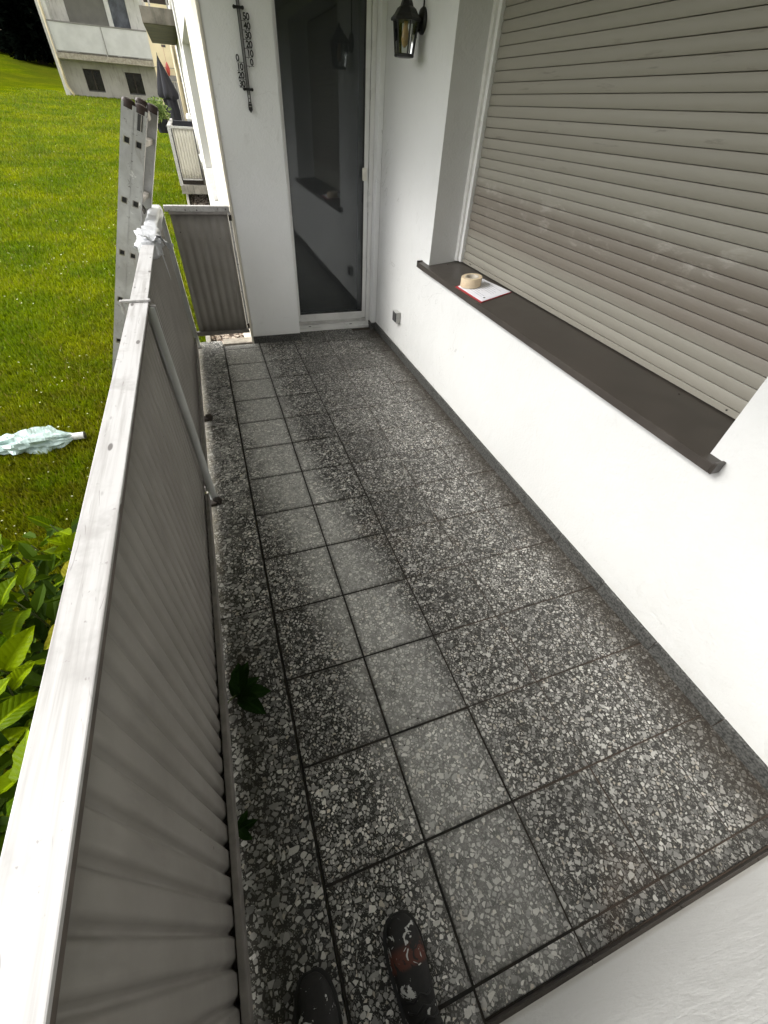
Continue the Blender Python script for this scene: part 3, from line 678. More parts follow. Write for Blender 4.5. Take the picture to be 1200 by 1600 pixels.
# ------------------------------------------------------------------ window: shutter, sill
def shutter():
    t = empty('roller_shutter', (1.66, 1.95, 0.83), 'closed beige plastic roller shutter with brown dirt band over the window', 'roller shutter')
    p = 0.0432; z = 0.852
    # slat profile in x,z: bulging towards the balcony with a recessed joint
    prof = [(0.0050, 0.0), (0.0005, 0.0012), (-0.0018, 0.008), (-0.0026, 0.0205), (-0.0018, 0.033), (0.0005, 0.0412), (0.0050, 0.0422), (0.010, 0.0422), (0.010, 0.0)]
    b = MB(); n = 24; rings = []
    for i in range(2):
        yy = -1.075 if i == 0 else 1.075
        rings.append([(x, yy, zz) for x, zz in prof])
    b.loft(rings); me = b.mesh('slat', M['slat'], True)
    i = 0
    while z < 2.20:
        o = link_mesh('slat', me, t, (1.655 + 0.0006 * math.sin(i * 2.3), 1.925, z)); z += p; i += 1
    b = MB(); b.box(1.650, 1.668, 0.855, 2.998, 0.829, 0.8515, 0.002); b.build('bottom_bar', M['slat'], t)
    b = MB(); b.box(1.664, 1.667, 0.85, 3.0, 0.85, 2.249); b.build('joint_backing', M['blackrust_shade'], t)
    b = MB(); b.box(1.634, 1.676, 3.003, 3.0335, 0.828, 2.249, 0.002); b.build('guide_rail', M['pvc'], t)
    b = MB(); b.box(1.634, 1.676, 0.842, 0.85, 0.828, 2.249, 0.001); b.build('guide_rail', M['pvc'], t)
    for yy in (2.90, 2.885, 0.985):
        b = MB(); b.lathe([(0.003, 0), (0.003, -0.003)], (1.650, yy, 0.842), 8, 'x'); b.build('screw', M['blackrust_shade'], t)
    # reveal plaster strip closing the gap between guide and reveal
    b = MB(); b.box(1.62, 1.68, 3.034, 3.0645, 0.828, 2.249); b.build('sealant_strip', M['sil'], t)
    b = MB(); b.box(1.69, 1.72, 0.84, 3.065, 0.78, 2.249); b.build('backing_panel', M['blackrust_shade'], t)
shutter()
def sill():
    t = empty('window_sill', (1.5, 2.0, 0.8), 'long dark brown stone sill below the roller shutter', 'window sill')
    xf, zf, xb, zb = 1.392, 0.795, 1.69, 0.828
    b = MB(); b.prism([(xf, zf - 0.030), (xf + 0.002, zf - 0.002), (xf + 0.005, zf), (xb, zb), (xb, zb - 0.03), (WX + 0.01, zf - 0.0225), (WX - 0.004, zf - 0.0225)], 'y', 0.843, 3.062); b.build('sill_board', M['sill'], t)
    for (y0, y1) in ((0.795, 0.8425), (3.0625, 3.165)):
        b = MB(); b.prism([(xf, zf - 0.030), (xf + 0.002, zf - 0.002), (xf + 0.005, zf), (WX - 0.001, zf + 0.0045), (WX - 0.001, zf - 0.028), (xf + 0.012, zf - 0.030)], 'y', y0, y1); b.build('sill_end', M['sill'], t)
    b = MB(); b.box(xf - 0.001, WX - 0.0015, 3.166, 3.178, zf - 0.030, zf + 0.010, 0.003); b.build('end_cap', M['sill'], t)
    b = MB(); b.box(xf - 0.001, WX - 0.0015, 0.783, 0.794, zf - 0.030, zf + 0.010, 0.003); b.build('end_cap', M['sill'], t)
    for yy, xx in ((3.02, 1.55), (2.35, 1.425), (1.15, 1.62)):
        b = MB(); b.lathe([(0.0035, 0), (0.0035, 0.002)], (xx, yy, zf + (xx - xf) * 0.111), 8); b.build('rivet', M['blackrust_shade'], t)
sill()
SZ = lambda x: 0.795 + (x - 1.397) * (0.033 / 0.293)
def on_sill():
    # red folder + papers, tape roll
    t = empty('paper_folder', (1.52, 2.49, SZ(1.52)), 'red card folder with white printed sheets lying on the dark sill', 'folder')
    ang = math.atan(0.033 / 0.293); 
    def quad(pts, z0, z1, nm, mt, off=0.0):
        b = MB(); vs = [(x, y, SZ(x) + z0) for x, y in pts] + [(x, y, SZ(x) + z1) for x, y in pts]
        b.add(vs, [(3, 2, 1, 0), (4, 5, 6, 7), (0, 1, 5, 4), (1, 2, 6, 5), (2, 3, 7, 6), (3, 0, 4, 7)]); return b.build(nm, M[mt], t)
    base = [(1.402, 2.600), (1.412, 2.305), (1.640, 2.365), (1.600, 2.655)]
    quad(base, 0.0005, 0.004, 'folder_cover', 'red')
    quad([(1.414, 2.592), (1.420, 2.312), (1.637, 2.368), (1.604, 2.650)], 0.0042, 0.0052, 'paper_sheet', 'paper')
    quad([(1.418, 2.585), (1.421, 2.318), (1.633, 2.376), (1.598, 2.645)], 0.0056, 0.0063, 'paper_sheet', 'paper')
    rs = random.Random(2)
    for i in range(9):
        u = 0.12 + i * 0.09; x0 = 1.428 + u * 0.19; y0 = 2.560 - 0.02 * u; L = -0.20 * rs.uniform(0.45, 0.95)
        if i in (0,): quad([(x0, 2.345), (x0 + 0.012, 2.347), (x0 + 0.012, 2.36), (x0, 2.358)], 0.0065, 0.0067, 'print_mark', 'sockd')
        quad([(x0, y0), (x0, y0 + L), (x0 + 0.0018, y0 + L + 0.001), (x0 + 0.0018, y0)], 0.0065, 0.0067, 'print_line', 'ink')
    r = empty('tape_roll', (1.478, 2.560, SZ(1.478) + 0.008), 'roll of beige masking tape standing on the papers', 'tape roll')
    c = Vector((1.478, 2.560, SZ(1.478) + 0.0085)); H = 0.048
    b = MB(); n = 40
    def ring(r, z): return [c + Vector((r * math.cos(2*math.pi*k/n), r * math.sin(2*math.pi*k/n), z + 0.11 * r * math.cos(2*math.pi*k/n))) for k in range(n)]
    b.loft([ring(0.0405, 0.001), ring(0.060, 0.001), ring(0.0605, 0.002), ring(0.0605, H - 0.001), ring(0.060, H), ring(0.0405, H), ring(0.0405, 0.001)], False); b.build('tape_band', M['tape'], r, True)
    b = MB(); b.loft([ring(0.0365, 0), ring(0.0403, 0), ring(0.0403, H + 0.0005), ring(0.0365, H + 0.0005), ring(0.0365, 0)], False); b.build('cardboard_core', M['card'], r, True)
on_sill()

# ------------------------------------------------------------------ wall lantern, socket, thermometer
def lantern():
    t = empty('wall_lantern', (WX, 3.5, 1.905), 'black hexagonal lantern with clear panes and amber bulb on the white wall', 'lamp')
    cxx, cyy = 1.328, 3.50; rot = R_(30)
    def hexp(r, z): return [Vector((cxx + r * math.cos(rot + k * math.pi / 3), cyy + r * math.sin(rot + k * math.pi / 3), z)) for k in range(6)]
    b = MB(); b.lathe([(0.085, 1.898), (0.087, 1.903), (0.085, 1.909), (0.066, 1.925), (0.052, 1.944), (0.036, 1.953), (0.034, 1.960), (0.028, 1.972), (0.016, 1.982), (0.008, 1.985), (0.011, 1.993), (0.006, 2.003), (0.001, 2.005)], (cxx, cyy, 0), 6, 'z', rot); b.build('lantern_cap', M['black'], t)
    b = MB(); b.lathe([(0.052, 1.762), (0.057, 1.765), (0.057, 1.773), (0.050, 1.777)], (cxx, cyy, 0), 6, 'z', rot); b.build('base_plate', M['black'], t)
    lo, hi = hexp(0.0525, 1.775), hexp(0.070, 1.90)
    for k in range(6):
        b = MB(); b.tube([lo[k], hi[k]], 0.0042, 6); b.build('rib', M['black'], t)
        b = MB(); j = (k + 1) % 6; s = 0.992; C = Vector((cxx, cyy, 0))
        q = [C + (p - C) * 1.0 for p in (lo[k], lo[j], hi[j], hi[k])]
        q = [Vector((cxx + (p.x - cxx) * .97, cyy + (p.y - cyy) * .97, p.z)) for p in q]
        b.add(q, [(0, 1, 2, 3)]); b.build('pane', M['clear'], t, False, False)
    b = MB(); b.lathe([(0.004, 1.80), (0.016, 1.812), (0.021, 1.835), (0.018, 1.86), (0.012, 1.878), (0.012, 1.898)], (cxx, cyy, 0), 14); b.build('bulb', M['bulb'], t, 'all')
    b = MB(); b.lathe([(0.052, 0.0), (0.052, -0.010), (0.046, -0.018), (0.030, -0.022), (0.018, -0.024)], (WX, 3.50, 1.908), 24, 'x'); b.build('back_plate', M['black'], t, True)
    b = MB(); b.tube([(WX - 0.02, 3.50, 1.905), (WX - 0.036, 3.50, 1.915), (1.385, 3.50, 1.925)], 0.010, 10); b.tube([(WX - 0.02, 3.5, 1.875), (1.40, 3.5, 1.866), (1.393, 3.5, 1.850), (1.400, 3.5, 1.843)], [0.005, 0.004, 0.003, 0.002], 8); b.build('arm', M['black'], t, 'all')
    b = MB(); b.tube([(WX - 0.004, 3.50, 1.955), (WX - 0.005, 3.50, 2.2), (WX - 0.004, 3.50, 2.358)], 0.0038, 8); b.build('cable', M['black'], t, 'all')
lantern()
def socket():
    t = empty('wall_socket', (WX, 3.6, 0.3), 'small grey outdoor socket box on the white wall near the door', 'socket')
    b = MB(); b.box(WX - 0.038, WX - 0.001, 3.485, 3.565, 0.272, 0.355, 0.006); b.build('housing', M['sock'], t)
    b = MB(); b.box(WX - 0.046, WX - 0.0385, 3.490, 3.560, 0.277, 0.350, 0.003); b.build('flap_lid', M['sockd'], t)
    b = MB(); b.tube([(WX - 0.042, 3.485, 0.352), (WX - 0.042, 3.565, 0.352)], 0.003, 8); b.build('hinge', M['sock'], t)
    b = MB(); b.tube([(WX - 0.018, 3.525, 0.273), (WX - 0.018, 3.525, 0.258)], 0.008, 10); b.build('cable_gland', M['sock'], t)
socket()
def thermometer():
    yb = 3.978; t = empty('wall_thermometer', (0.475, 3.99, 1.75), 'ornate black iron thermometer with numbered scale on the white pier', 'thermometer')
    def num(txt, x, z, size):
        cu = bpy.data.curves.new('n', 'FONT'); cu.body = txt; cu.size = size; cu.extrude = 0.0012; cu.offset = 0.0011; cu.space_character = 0.9
        o = bpy.data.objects.new('tmp', cu); COL.objects.link(o); dg = bpy.context.evaluated_depsgraph_get()
        me = bpy.data.meshes.new_from_object(o.evaluated_get(dg)); bpy.data.objects.remove(o)
        me.materials.clear(); me.materials.append(M['black'])
        q = link_mesh('scale_number', me, t, (x, yb, z)); q.rotation_euler = (R_(90), 0, 0); q['label'] = 'black scale number ' + txt
    b = MB(); b.box(0.4660, 0.4705, yb - 0.004, yb + 0.004, 1.53, 2.02); b.box(0.4795, 0.4840, yb - 0.004, yb + 0.004, 1.53, 2.02); b.build('side_rod', M['black'], t)
    b = MB(); b.tube([(0.475, yb, 1.56), (0.475, yb, 1.99)], 0.0026, 8); b.build('glass_tube', M['wframe'], t)
    b = MB(); b.prism([(0.475, 1.478), (0.487, 1.492), (0.4875, 1.512), (0.484, 1.53), (0.466, 1.53), (0.4625, 1.512), (0.463, 1.492)], 'y', yb - 0.005, yb + 0.005); b.build('bottom_finial', M['black'], t)
    for z in (1.523, 1.508, 1.545):
        b = MB(); b.box(0.4665, 0.4835, yb - 0.0065, yb - 0.0052, z - 0.002, z + 0.002); b.build('bulb_window', M['wframe'], t)
    for z in (1.585, 1.915):
        b = MB(); b.box(0.452, 0.498, yb - 0.006, yb + 0.006, z - 0.006, z + 0.006, 0.002); b.lathe([(0.008, -0.006), (0.008, 0.006)], (0.451, yb, z), 10, 'y'); b.lathe([(0.008, -0.006), (0.008, 0.006)], (0.499, yb, z), 10, 'y'); b.build('cross_bracket', M['black'], t)
        b = MB(); b.box(0.470, 0.480, yb + 0.006, 3.991, z - 0.004, z + 0.004); b.build('wall_stud', M['black'], t)
    b = MB(); b.prism([(0.475, 2.07), (0.49, 2.04), (0.484, 2.02), (0.466, 2.02), (0.46, 2.04)], 'y', yb - 0.005, yb + 0.005); b.build('top_finial', M['black'], t)
    for i, n_ in enumerate(['50', '40', '30', '20', '10', '0']):
        z = 1.868 - i * 0.0362; num(n_, 0.494 if n_ != '0' else 0.506, z + 0.003, 0.040)
        b = MB(); b.box(0.484, 0.528, yb - 0.0015, yb + 0.0015, z - 0.002, z); b.box(0.4990, 0.5008, yb - 0.0015, yb + 0.0015, z - 0.008, z); b.build('scale_tick', M['black'], t)
    for i, n_ in enumerate(['0', '10', '20', '30']):
        z = 1.700 - i * 0.0362; num(n_, 0.424 if n_ != '0' else 0.424, z + 0.003, 0.040)
        b = MB(); b.box(0.424, 0.466, yb - 0.0015, yb + 0.0015, z - 0.002, z); b.build('scale_tick', M['black'], t)
thermometer()

# ------------------------------------------------------------------ railing
def corr_sheet(fx, a0, a1, z0, z1, amp, pitch, mat, name, parent, along='y', sgn=-1, th=0.0012, sharp=2.2, phase=0.0, lean=0.0, warp=0.0):
    """corrugated sheet: flats with narrow grooves; fx is the position of the flats"""
    n = max(8, int(round((a1 - a0) / pitch * 14))); rows = 5; V = []; 
    for side in (0, 1):
        for j in range(rows + 1):
            z = z0 + (z1 - z0) * j / rows
            for i in range(n + 1):
                a = a0 + (a1 - a0) * i / n; g = (0.5 + 0.5 * math.cos(2 * math.pi * (a + phase) / pitch)) ** sharp
                w = warp * mnoise.noise(Vector((a * 1.7, z * 1.6, 0.3)))
                h = fx + sgn * amp * g + side * sgn * th + lean * (z - z0) + w
                V.append((h, a, z) if along == 'y' else (a, h, z))
    f = []; L = (rows + 1) * (n + 1)
    for side in (0, 1):
        for j in range(rows):
            for i in range(n):
                q = side * L + j * (n + 1) + i; f.append((q, q + 1, q + n + 2, q + n + 1) if side == 0 else (q + n + 1, q + n + 2, q + 1, q))
    for i in range(n):
        f.append((i, L + i, L + i + 1, i + 1)); q = rows * (n + 1) + i; f.append((q, q + 1, L + q + 1, L + q))
    for j in range(rows):
        q = j * (n + 1); f.append((q, q + n + 1, L + q + n + 1, L + q)); q += n; f.append((q, L + q, L + q + n + 1, q + n + 1))
    b = MB(); b.add(V, f); return b.build(name, M[mat], parent, 'all', True)

def railing():
    t = empty('balcony_railing', (-0.22, 2, 0), 'balcony railing with flat white top rail and grey corrugated panels', 'railing')
    # top rail near section and far section
    b = MB(); b.box(-0.264, -0.2015, -0.9, 1.985, 0.9765, 0.984, 0.002); b.build('top_rail', M['rail'], t)
    b = MB(); b.obox((-0.235, 1.9855, 0.980), (-0.252, 4.035, 0.980), 0.060, 0.008, 0.002); b.build('top_rail', M['rail'], t)
    b = MB(); b.box(-0.2070, -0.2030, -0.9, 1.98, 0.9645, 0.9762); b.build('rail_lip', M['lip'], t)
    # joint bracket lying over the rail
    b = MB(); b.box(-0.287, -0.194, 1.980, 1.996, 0.985, 0.993, 0.002); b.box(-0.295, -0.2875, 1.978, 1.998, 0.945, 0.992, 0.002); b.build('joint_bracket', M['rail'], t)
    # panels
    corr_sheet(-0.2215, -0.9, 1.973, 0.068, 0.9648, 0.0135, 0.0575, 'panel', 'corrugated_panel', t, lean=0.008, warp=0.0012, sharp=6.0)
    corr_sheet(-0.220, 1.974, 3.975, 0.068, 0.9648, 0.0120, 0.0575, 'panel', 'corrugated_panel', t, lean=-0.016, warp=0.001, sharp=3.0)
    # bottom rails
    b = MB(); b.box(-0.2185, -0.200, -0.9, 1.93, 0.050, 0.098, 0.003); b.build('bottom_rail', M['post_dark'], t); b = MB(); b.box(-0.250, -0.2187, -0.9, 1.93, 0.050, 0.066, 0.001); b.box(-0.250, -0.246, -0.9, 1.93, 0.0665, 0.10, 0.001); b.build('rail_channel', M['blackrust_shade'], t)  # channel's near-black colour paints the shade in the gaps behind the sheet
    b = MB(); b.box(-0.2165, -0.199, 2.00, 3.955, 0.050, 0.098, 0.003); b.box(-0.240, -0.2165, 2.00, 3.955, 0.050, 0.062, 0.001); b.build('bottom_rail', M['post_dark'], t)
    # round post at the joint, in front of the panels
    b = MB(); b.tube([(-0.189, 1.972, -0.005), (-0.189, 1.972, 0.07), (-0.192, 1.972, 0.40), (-0.203, 1.974, 0.965)], 0.0175, 18); b.build('post', M['post'], t, 'all')
    b = MB(); b.box(-0.2075, -0.184, 2.000, 2.018, 0.88, 0.964, 0.003); b.build('post_bracket', M['rail_side'], t)
    # corner post (flat bar) at the far end
    b = MB(); b.obox((-0.202, 3.985, -0.005), (-0.224, 4.0, 0.964), 0.034, 0.034, 0.003, (0, 1, 0)); b.build('corner_post', M['post'], t)
    # foot clamps
    for y in (1.952, 2.80):
        b = MB(); b.box(-0.222, -0.176, y - 0.022, y + 0.022, 0.0, 0.020, 0.004); b.lathe([(0.011, 0), (0.013, 0.006), (0.013, 0.014), (0.006, 0.020), (0.006, 0.030), (0.002, 0.032)], (-0.166, y - 0.004, 0.0), 8)
        b.tube([(-0.19, y, 0.03), (-0.165, y - 0.006, 0.036), (-0.152, y - 0.01, 0.020)], [0.010, 0.012, 0.007], 8); b.build('foot_clamp', M['blackrust_shade'], t)
    b = MB(); b.box(-0.215, -0.180, 3.965, 4.003, 0.0, 0.010, 0.002); b.build('foot_plate', M['post_dark'], t)
    # end panel with its frame
    yb = 4.0
    b = MB(); b.box(-0.196, 0.238, yb - 0.022, yb + 0.022, 0.952, 0.986, 0.004); b.build('end_top_rail', M['rail'], t)
    b = MB(); b.box(-0.172, 0.222, yb - 0.018, yb + 0.004, 0.936, 0.9515, 0.002); b.build('end_rail_channel', M['rail_side'], t)
    corr_sheet(yb - 0.002, -0.166, 0.2215, 0.128, 0.936, 0.007, 0.0575, 'panel', 'end_panel', t, along='x', sgn=1, sharp=1.3, phase=0.02)
    b = MB(); b.box(-0.19, 0.236, yb - 0.020, yb + 0.012, 0.098, 0.128, 0.003); b.build('end_bottom_rail', M['post_dark'], t)
    b = MB(); b.box(0.2225, 0.2405, yb - 0.020, yb - 0.003, 0.129, 0.951, 0.003); b.build('end_post', M['rail'], t)
    for z in (0.90, 0.14):
        b = MB(); b.box(0.223, 0.2425, yb - 0.026, yb - 0.0205, z, z + 0.035, 0.001); b.build('clip', M['blackrust_shade'], t)
railing()

# ------------------------------------------------------------------ crumpled plastic on the rail corner
def film():
    rs = random.Random(11)
    def crumple(name, lab, cat, mat, rings, parent=None):
        b = MB(); b.loft(rings); o = b.build(name, M[mat], parent, 'all')
        if lab: tag(o, lab, cat)
        return o
    rings = []; n = 22
    ys = np.linspace(2.86, 3.98, 22)
    for i, y in enumerate(ys):
        s = i / 21; puff = 0.006 + 0.020 * math.exp(-((s - 0.18) / 0.14) ** 2)
        ring = []
        for k in range(n):
            a = 2 * math.pi * k / n; ca, sa = math.cos(a), math.sin(a)
            sx = math.copysign(abs(ca) ** 0.5, ca); sz = math.copysign(abs(sa) ** 0.5, sa)
            w = mnoise.noise(Vector((ca * 2.1 + 5, y * 9, sa * 2.1))) 
            w2 = mnoise.noise(Vector((ca * 5 + 5, y * 22, sa * 5)))
            r = puff * (0.9 + 1.0 * w + 0.6 * w2)
            ring.append((-0.2475 + sx * (0.0335 + r), y, 0.957 + sz * (0.029 + r)))
        rings.append(ring)
    t = empty('plastic_wrap', (-0.25, 3.4, 0.98), 'crumpled white plastic film wrapped round the far corner of the top rail', 'plastic film')
    crumple('wrapped_film', None, None, 'film', rings, t)
    # loose flaps
    def flap(p, w, l, dirv, seed, name='film_flap'):
        b = MB(); nu, nv = 9, 9; D = Vector(dirv).normalized(); side = D.cross(Vector((0.2, 0.3, 1))).normalized(); up = side.cross(D)
        vs = []
        for j in range(nv + 1):
            for i in range(nu + 1):
                u = i / nu - .5; v = j / nv
                z = 0.028 * mnoise.noise(Vector((u * 3 + seed, v * 3.2, seed))) + 0.010 * mnoise.noise(Vector((u * 9, v * 9, seed)))
                ww = w * (1 - 0.45 * v + 0.15 * mnoise.noise(Vector((v * 4, seed, 2)))); vs.append(Vector(p) + D * (l * v * (1 + 0.2 * mnoise.noise(Vector((u * 5, seed, 7))))) + side * (u * ww) + up * z * (0.3 + v))
        b.add(vs, [(j*(nu+1)+i, j*(nu+1)+i+1, (j+1)*(nu+1)+i+1, (j+1)*(nu+1)+i) for j in range(nv) for i in range(nu)])
        b.build(name, M['film'], t, 'all', False)
    flap((-0.275, 2.98, 0.99), 0.11, 0.06, (-0.6, -0.4, -0.6), 3.3)
    flap((-0.235, 2.93, 1.005), 0.12, 0.075, (0.35, -0.9, 0.02), 8.1)
    flap((-0.205, 3.02, 0.995), 0.10, 0.085, (0.7, -0.1, -0.65), 5.9)
    b = MB(); b.tube([(-0.205, 2.96, 0.98), (-0.196, 2.95, 0.93), (-0.190, 2.945, 0.86), (-0.186, 2.95, 0.80)], [0.006, 0.004, 0.003, 0.0008], 5); b.build('film_strand', M['film'], t, 'all')
film()

# ------------------------------------------------------------------ ladder
def ladder():
    top = Vector((-0.258 + 0.102 * 0.55, 3.456, 1.346 + 0.261 * 0.55)); dn = Vector((-0.102, 0.0015, -0.261)).normalized()
    L = 2.62; nrm = Vector((0.261, 0, -0.102)).normalized()   # towards the railing
    t = empty('extension_ladder', top + dn * L, 'scratched aluminium extension ladder leaning against the outside of the railing', 'ladder')
    pitch = 0.28; W_ = 0.40
    def sec(off, start, name):
        # stile: side plate with real rung holes, built as two flanges and a web with holes
        def P(s, n_, y): return top + dn * s + nrm * (off + n_) + Vector((y * 0.11, y, 0))
        for yy in (0.0, W_):
            b = MB(); hw = 0.0275; s_first = start
            hs_, hn = 0.0135, 0.0125
            cuts = [s_first]; holes = []
            k = 0
            while True:
                s = 0.154 + k * pitch
                if s > L - 0.1: break
                if s > s_first + 0.05: holes.append(s)
                k += 1
            prev = s_first
            y0, y1 = (yy - 0.0015, yy + 0.0015)
            def slab(sa, sb, na, nb, ya=y0, yb=y1):
                vs = [P(s, n_, y) for y in (ya, yb) for s, n_ in ((sa, na), (sb, na), (sb, nb), (sa, nb))]
                b.add(vs, [(0, 1, 2, 3), (7, 6, 5, 4), (0, 4, 5, 1), (1, 5, 6, 2), (2, 6, 7, 3), (3, 7, 4, 0)])
            for s in holes:
                slab(prev, s - hs_, -hw, hw); slab(s - hs_, s + hs_, -hw, -hn); slab(s - hs_, s + hs_, hn, hw); prev = s + hs_
            slab(prev, L, -hw, hw)
            inn = 0.024 if yy == 0 else -0.024
            slab(s_first, L, hw, hw + 0.0025, min(yy, yy + inn) - 0.0015, max(yy, yy + inn) + 0.0015); slab(s_first, L, -hw - 0.0025, -hw, min(yy, yy + inn) - 0.0015, max(yy, yy + inn) + 0.0015)
            b.build('stile', M['ladder'], t)
            # dark cap at top
            q = MB(); n = 14; rings = []
            for (rr, ds) in ((1.04, 0.02), (1.06, -0.006), (0.85, -0.016), (0.3, -0.020)):
                rings.append([P(s_first + ds, rr * 0.030 * math.cos(2*math.pi*i/n), yy + inn / 2 + rr * 0.0165 * math.sin(2*math.pi*i/n)) for i in range(n)])
            q.loft(rings); q.build('end_cap', M['cap'], t, True)
            if yy == 0:
                for s in holes:
                    q = MB()
                    rim = [(1, 1), (1, -1), (-1, -1), (-1, 1)]
                    A = [P(s + a * hs_, c_ * hn, -0.0016) for a, c_ in rim]; B_ = [P(s + a * (hs_ + 0.0035), c_ * (hn + 0.0035), -0.0016) for a, c_ in rim]; Cc = [P(s + a * hs_, c_ * hn, 0.0) for a, c_ in rim]
                    q.add(A + B_, [(i, (i + 1) % 4, 4 + (i + 1) % 4, 4 + i) for i in range(4)]); q.build('rung_flare', M['rung'], t, False, False)
        for k in range(0, 9):
            s = 0.154 + k * pitch
            if s < start + 0.05 or s > L - 0.1: continue
            q = MB(); n = 8; hs2, hn2 = 0.0132, 0.0122
            rg = []
            for y in (0.0035, W_ - 0.002):
                rg.append([P(s + a, c_, y) for a, c_ in ((-hs2, -hn2), (-hs2, hn2), (hs2, hn2), (hs2, -hn2))])
            q.loft(rg, False)
            q.build('rung', M['rung'], t)
            # black sheet inside the tube paints the shade of its bore
            q = MB(); q.add([P(s + a, c_, 0.02) for a, c_ in ((-hs2, -hn2), (-hs2, hn2), (hs2, hn2), (hs2, -hn2))], [(0, 1, 2, 3)]); q.build('rung_bore_shade', M['sockd'], t, False, False)
    sec(0.0, 0.0, 'a'); sec(0.057, 0.0, 'b')
    # guide hook with black slot near the top of the inner section
    b = MB(); P = lambda s, n_, y: top + dn * s + nrm * (0.057 + n_) + Vector((0, y, 0))
    vs = [P(s, n_, y) for y in (-0.004, -0.0018) for s, n_ in ((0.022, -0.012), (0.092, -0.012), (0.092, 0.012), (0.022, 0.012))]
    b.add(vs, [(0, 1, 2, 3), (7, 6, 5, 4), (0, 4, 5, 1), (1, 5, 6, 2), (2, 6, 7, 3), (3, 7, 4, 0)]); b.build('guide_slot', M['sockd'], t)
    b = MB(); b.add([P(s, n_, y) for y in (-0.006, -0.0042) for s, n_ in ((0.022, 0.004), (0.092, 0.004), (0.092, 0.007), (0.022, 0.007))], [(0, 1, 2, 3), (7, 6, 5, 4), (0, 4, 5, 1), (1, 5, 6, 2), (2, 6, 7, 3), (3, 7, 4, 0)]); b.build('guide_pin', M['rung'], t)
    # hook strap further down between the stiles
    b = MB(); b.tube([P(0.43, 0.03, 0.03), P(0.46, 0.045, 0.10), P(0.49, 0.040, 0.17), P(0.47, 0.02, 0.2)], [0.006, 0.007, 0.007, 0.003], 6); b.build('locking_hook', M['blackrust_shade'], t)
    b = MB(); b.obox(P(0.03, 0.0, 0.03), P(0.03, 0.0, W_ - 0.03), 0.07, 0.035, 0.003, (0, 0, 1)); b.build('top_crossbar', M['rung'], t)
ladder()

# ------------------------------------------------------------------ laurel bush
def leaf_mesh(name, fold, curl, wid, mat):
    """unit leaf along +Y (length 1), midrib at x=0"""
    nu, nv = 4, 9; vs = []; fs = []
    for j in range(nv + 1):
        v = j / nv; w = wid * (math.sin(math.pi * min(1, v ** 0.85)) ** 0.75) * (1 - 0.12 * v) if 0 < j < nv else 0.012
        for i in range(-nu, nu + 1):
            u = i / nu; x = u * w; z = fold * abs(x) + curl * (v - 0.3) ** 2 * -1 + 0.035 * math.sin(v * 17 + i) * abs(u)
            vs.append((x, v, z))
    k = 2 * nu + 1
    for j in range(nv):
        for i in range(2 * nu): fs.append((j*k+i, j*k+i+1, (j+1)*k+i+1, (j+1)*k+i))
    b = MB(); b.add(vs, fs); return b.mesh(name, M[mat], 'all', False)
LV = [leaf_mesh('leaf', f, c, w, 'laurel') for f, c, w in ((0.30, 0.25, 0.29), (0.45, 0.40, 0.30), (0.2, 0.1, 0.31), (0.65, 0.3, 0.27), (0.40, 0.6, 0.29), (0.25, -0.2, 0.28))]
LVD = [leaf_mesh('leaf', f, c, w, 'laurel_dark') for f, c, w in ((0.30, 0.25, 0.27), (0.45, 0.40, 0.25))]
def put_leaf(me, p, dirv, up, L, parent, roll=0.0):
    D = Vector(dirv).normalized(); U = Vector(up); X = D.cross(U).normalized(); Z = X.cross(D)
    if roll: Rm = Matrix.Rotation(roll, 3, D); X = Rm @ X; Z = Rm @ Z
    o = link_mesh('leaf', me, parent, p)
    Mx = Matrix((X, D, Z)).transposed(); o.rotation_euler = Mx.to_euler(); o.scale = (L, L, L); return o
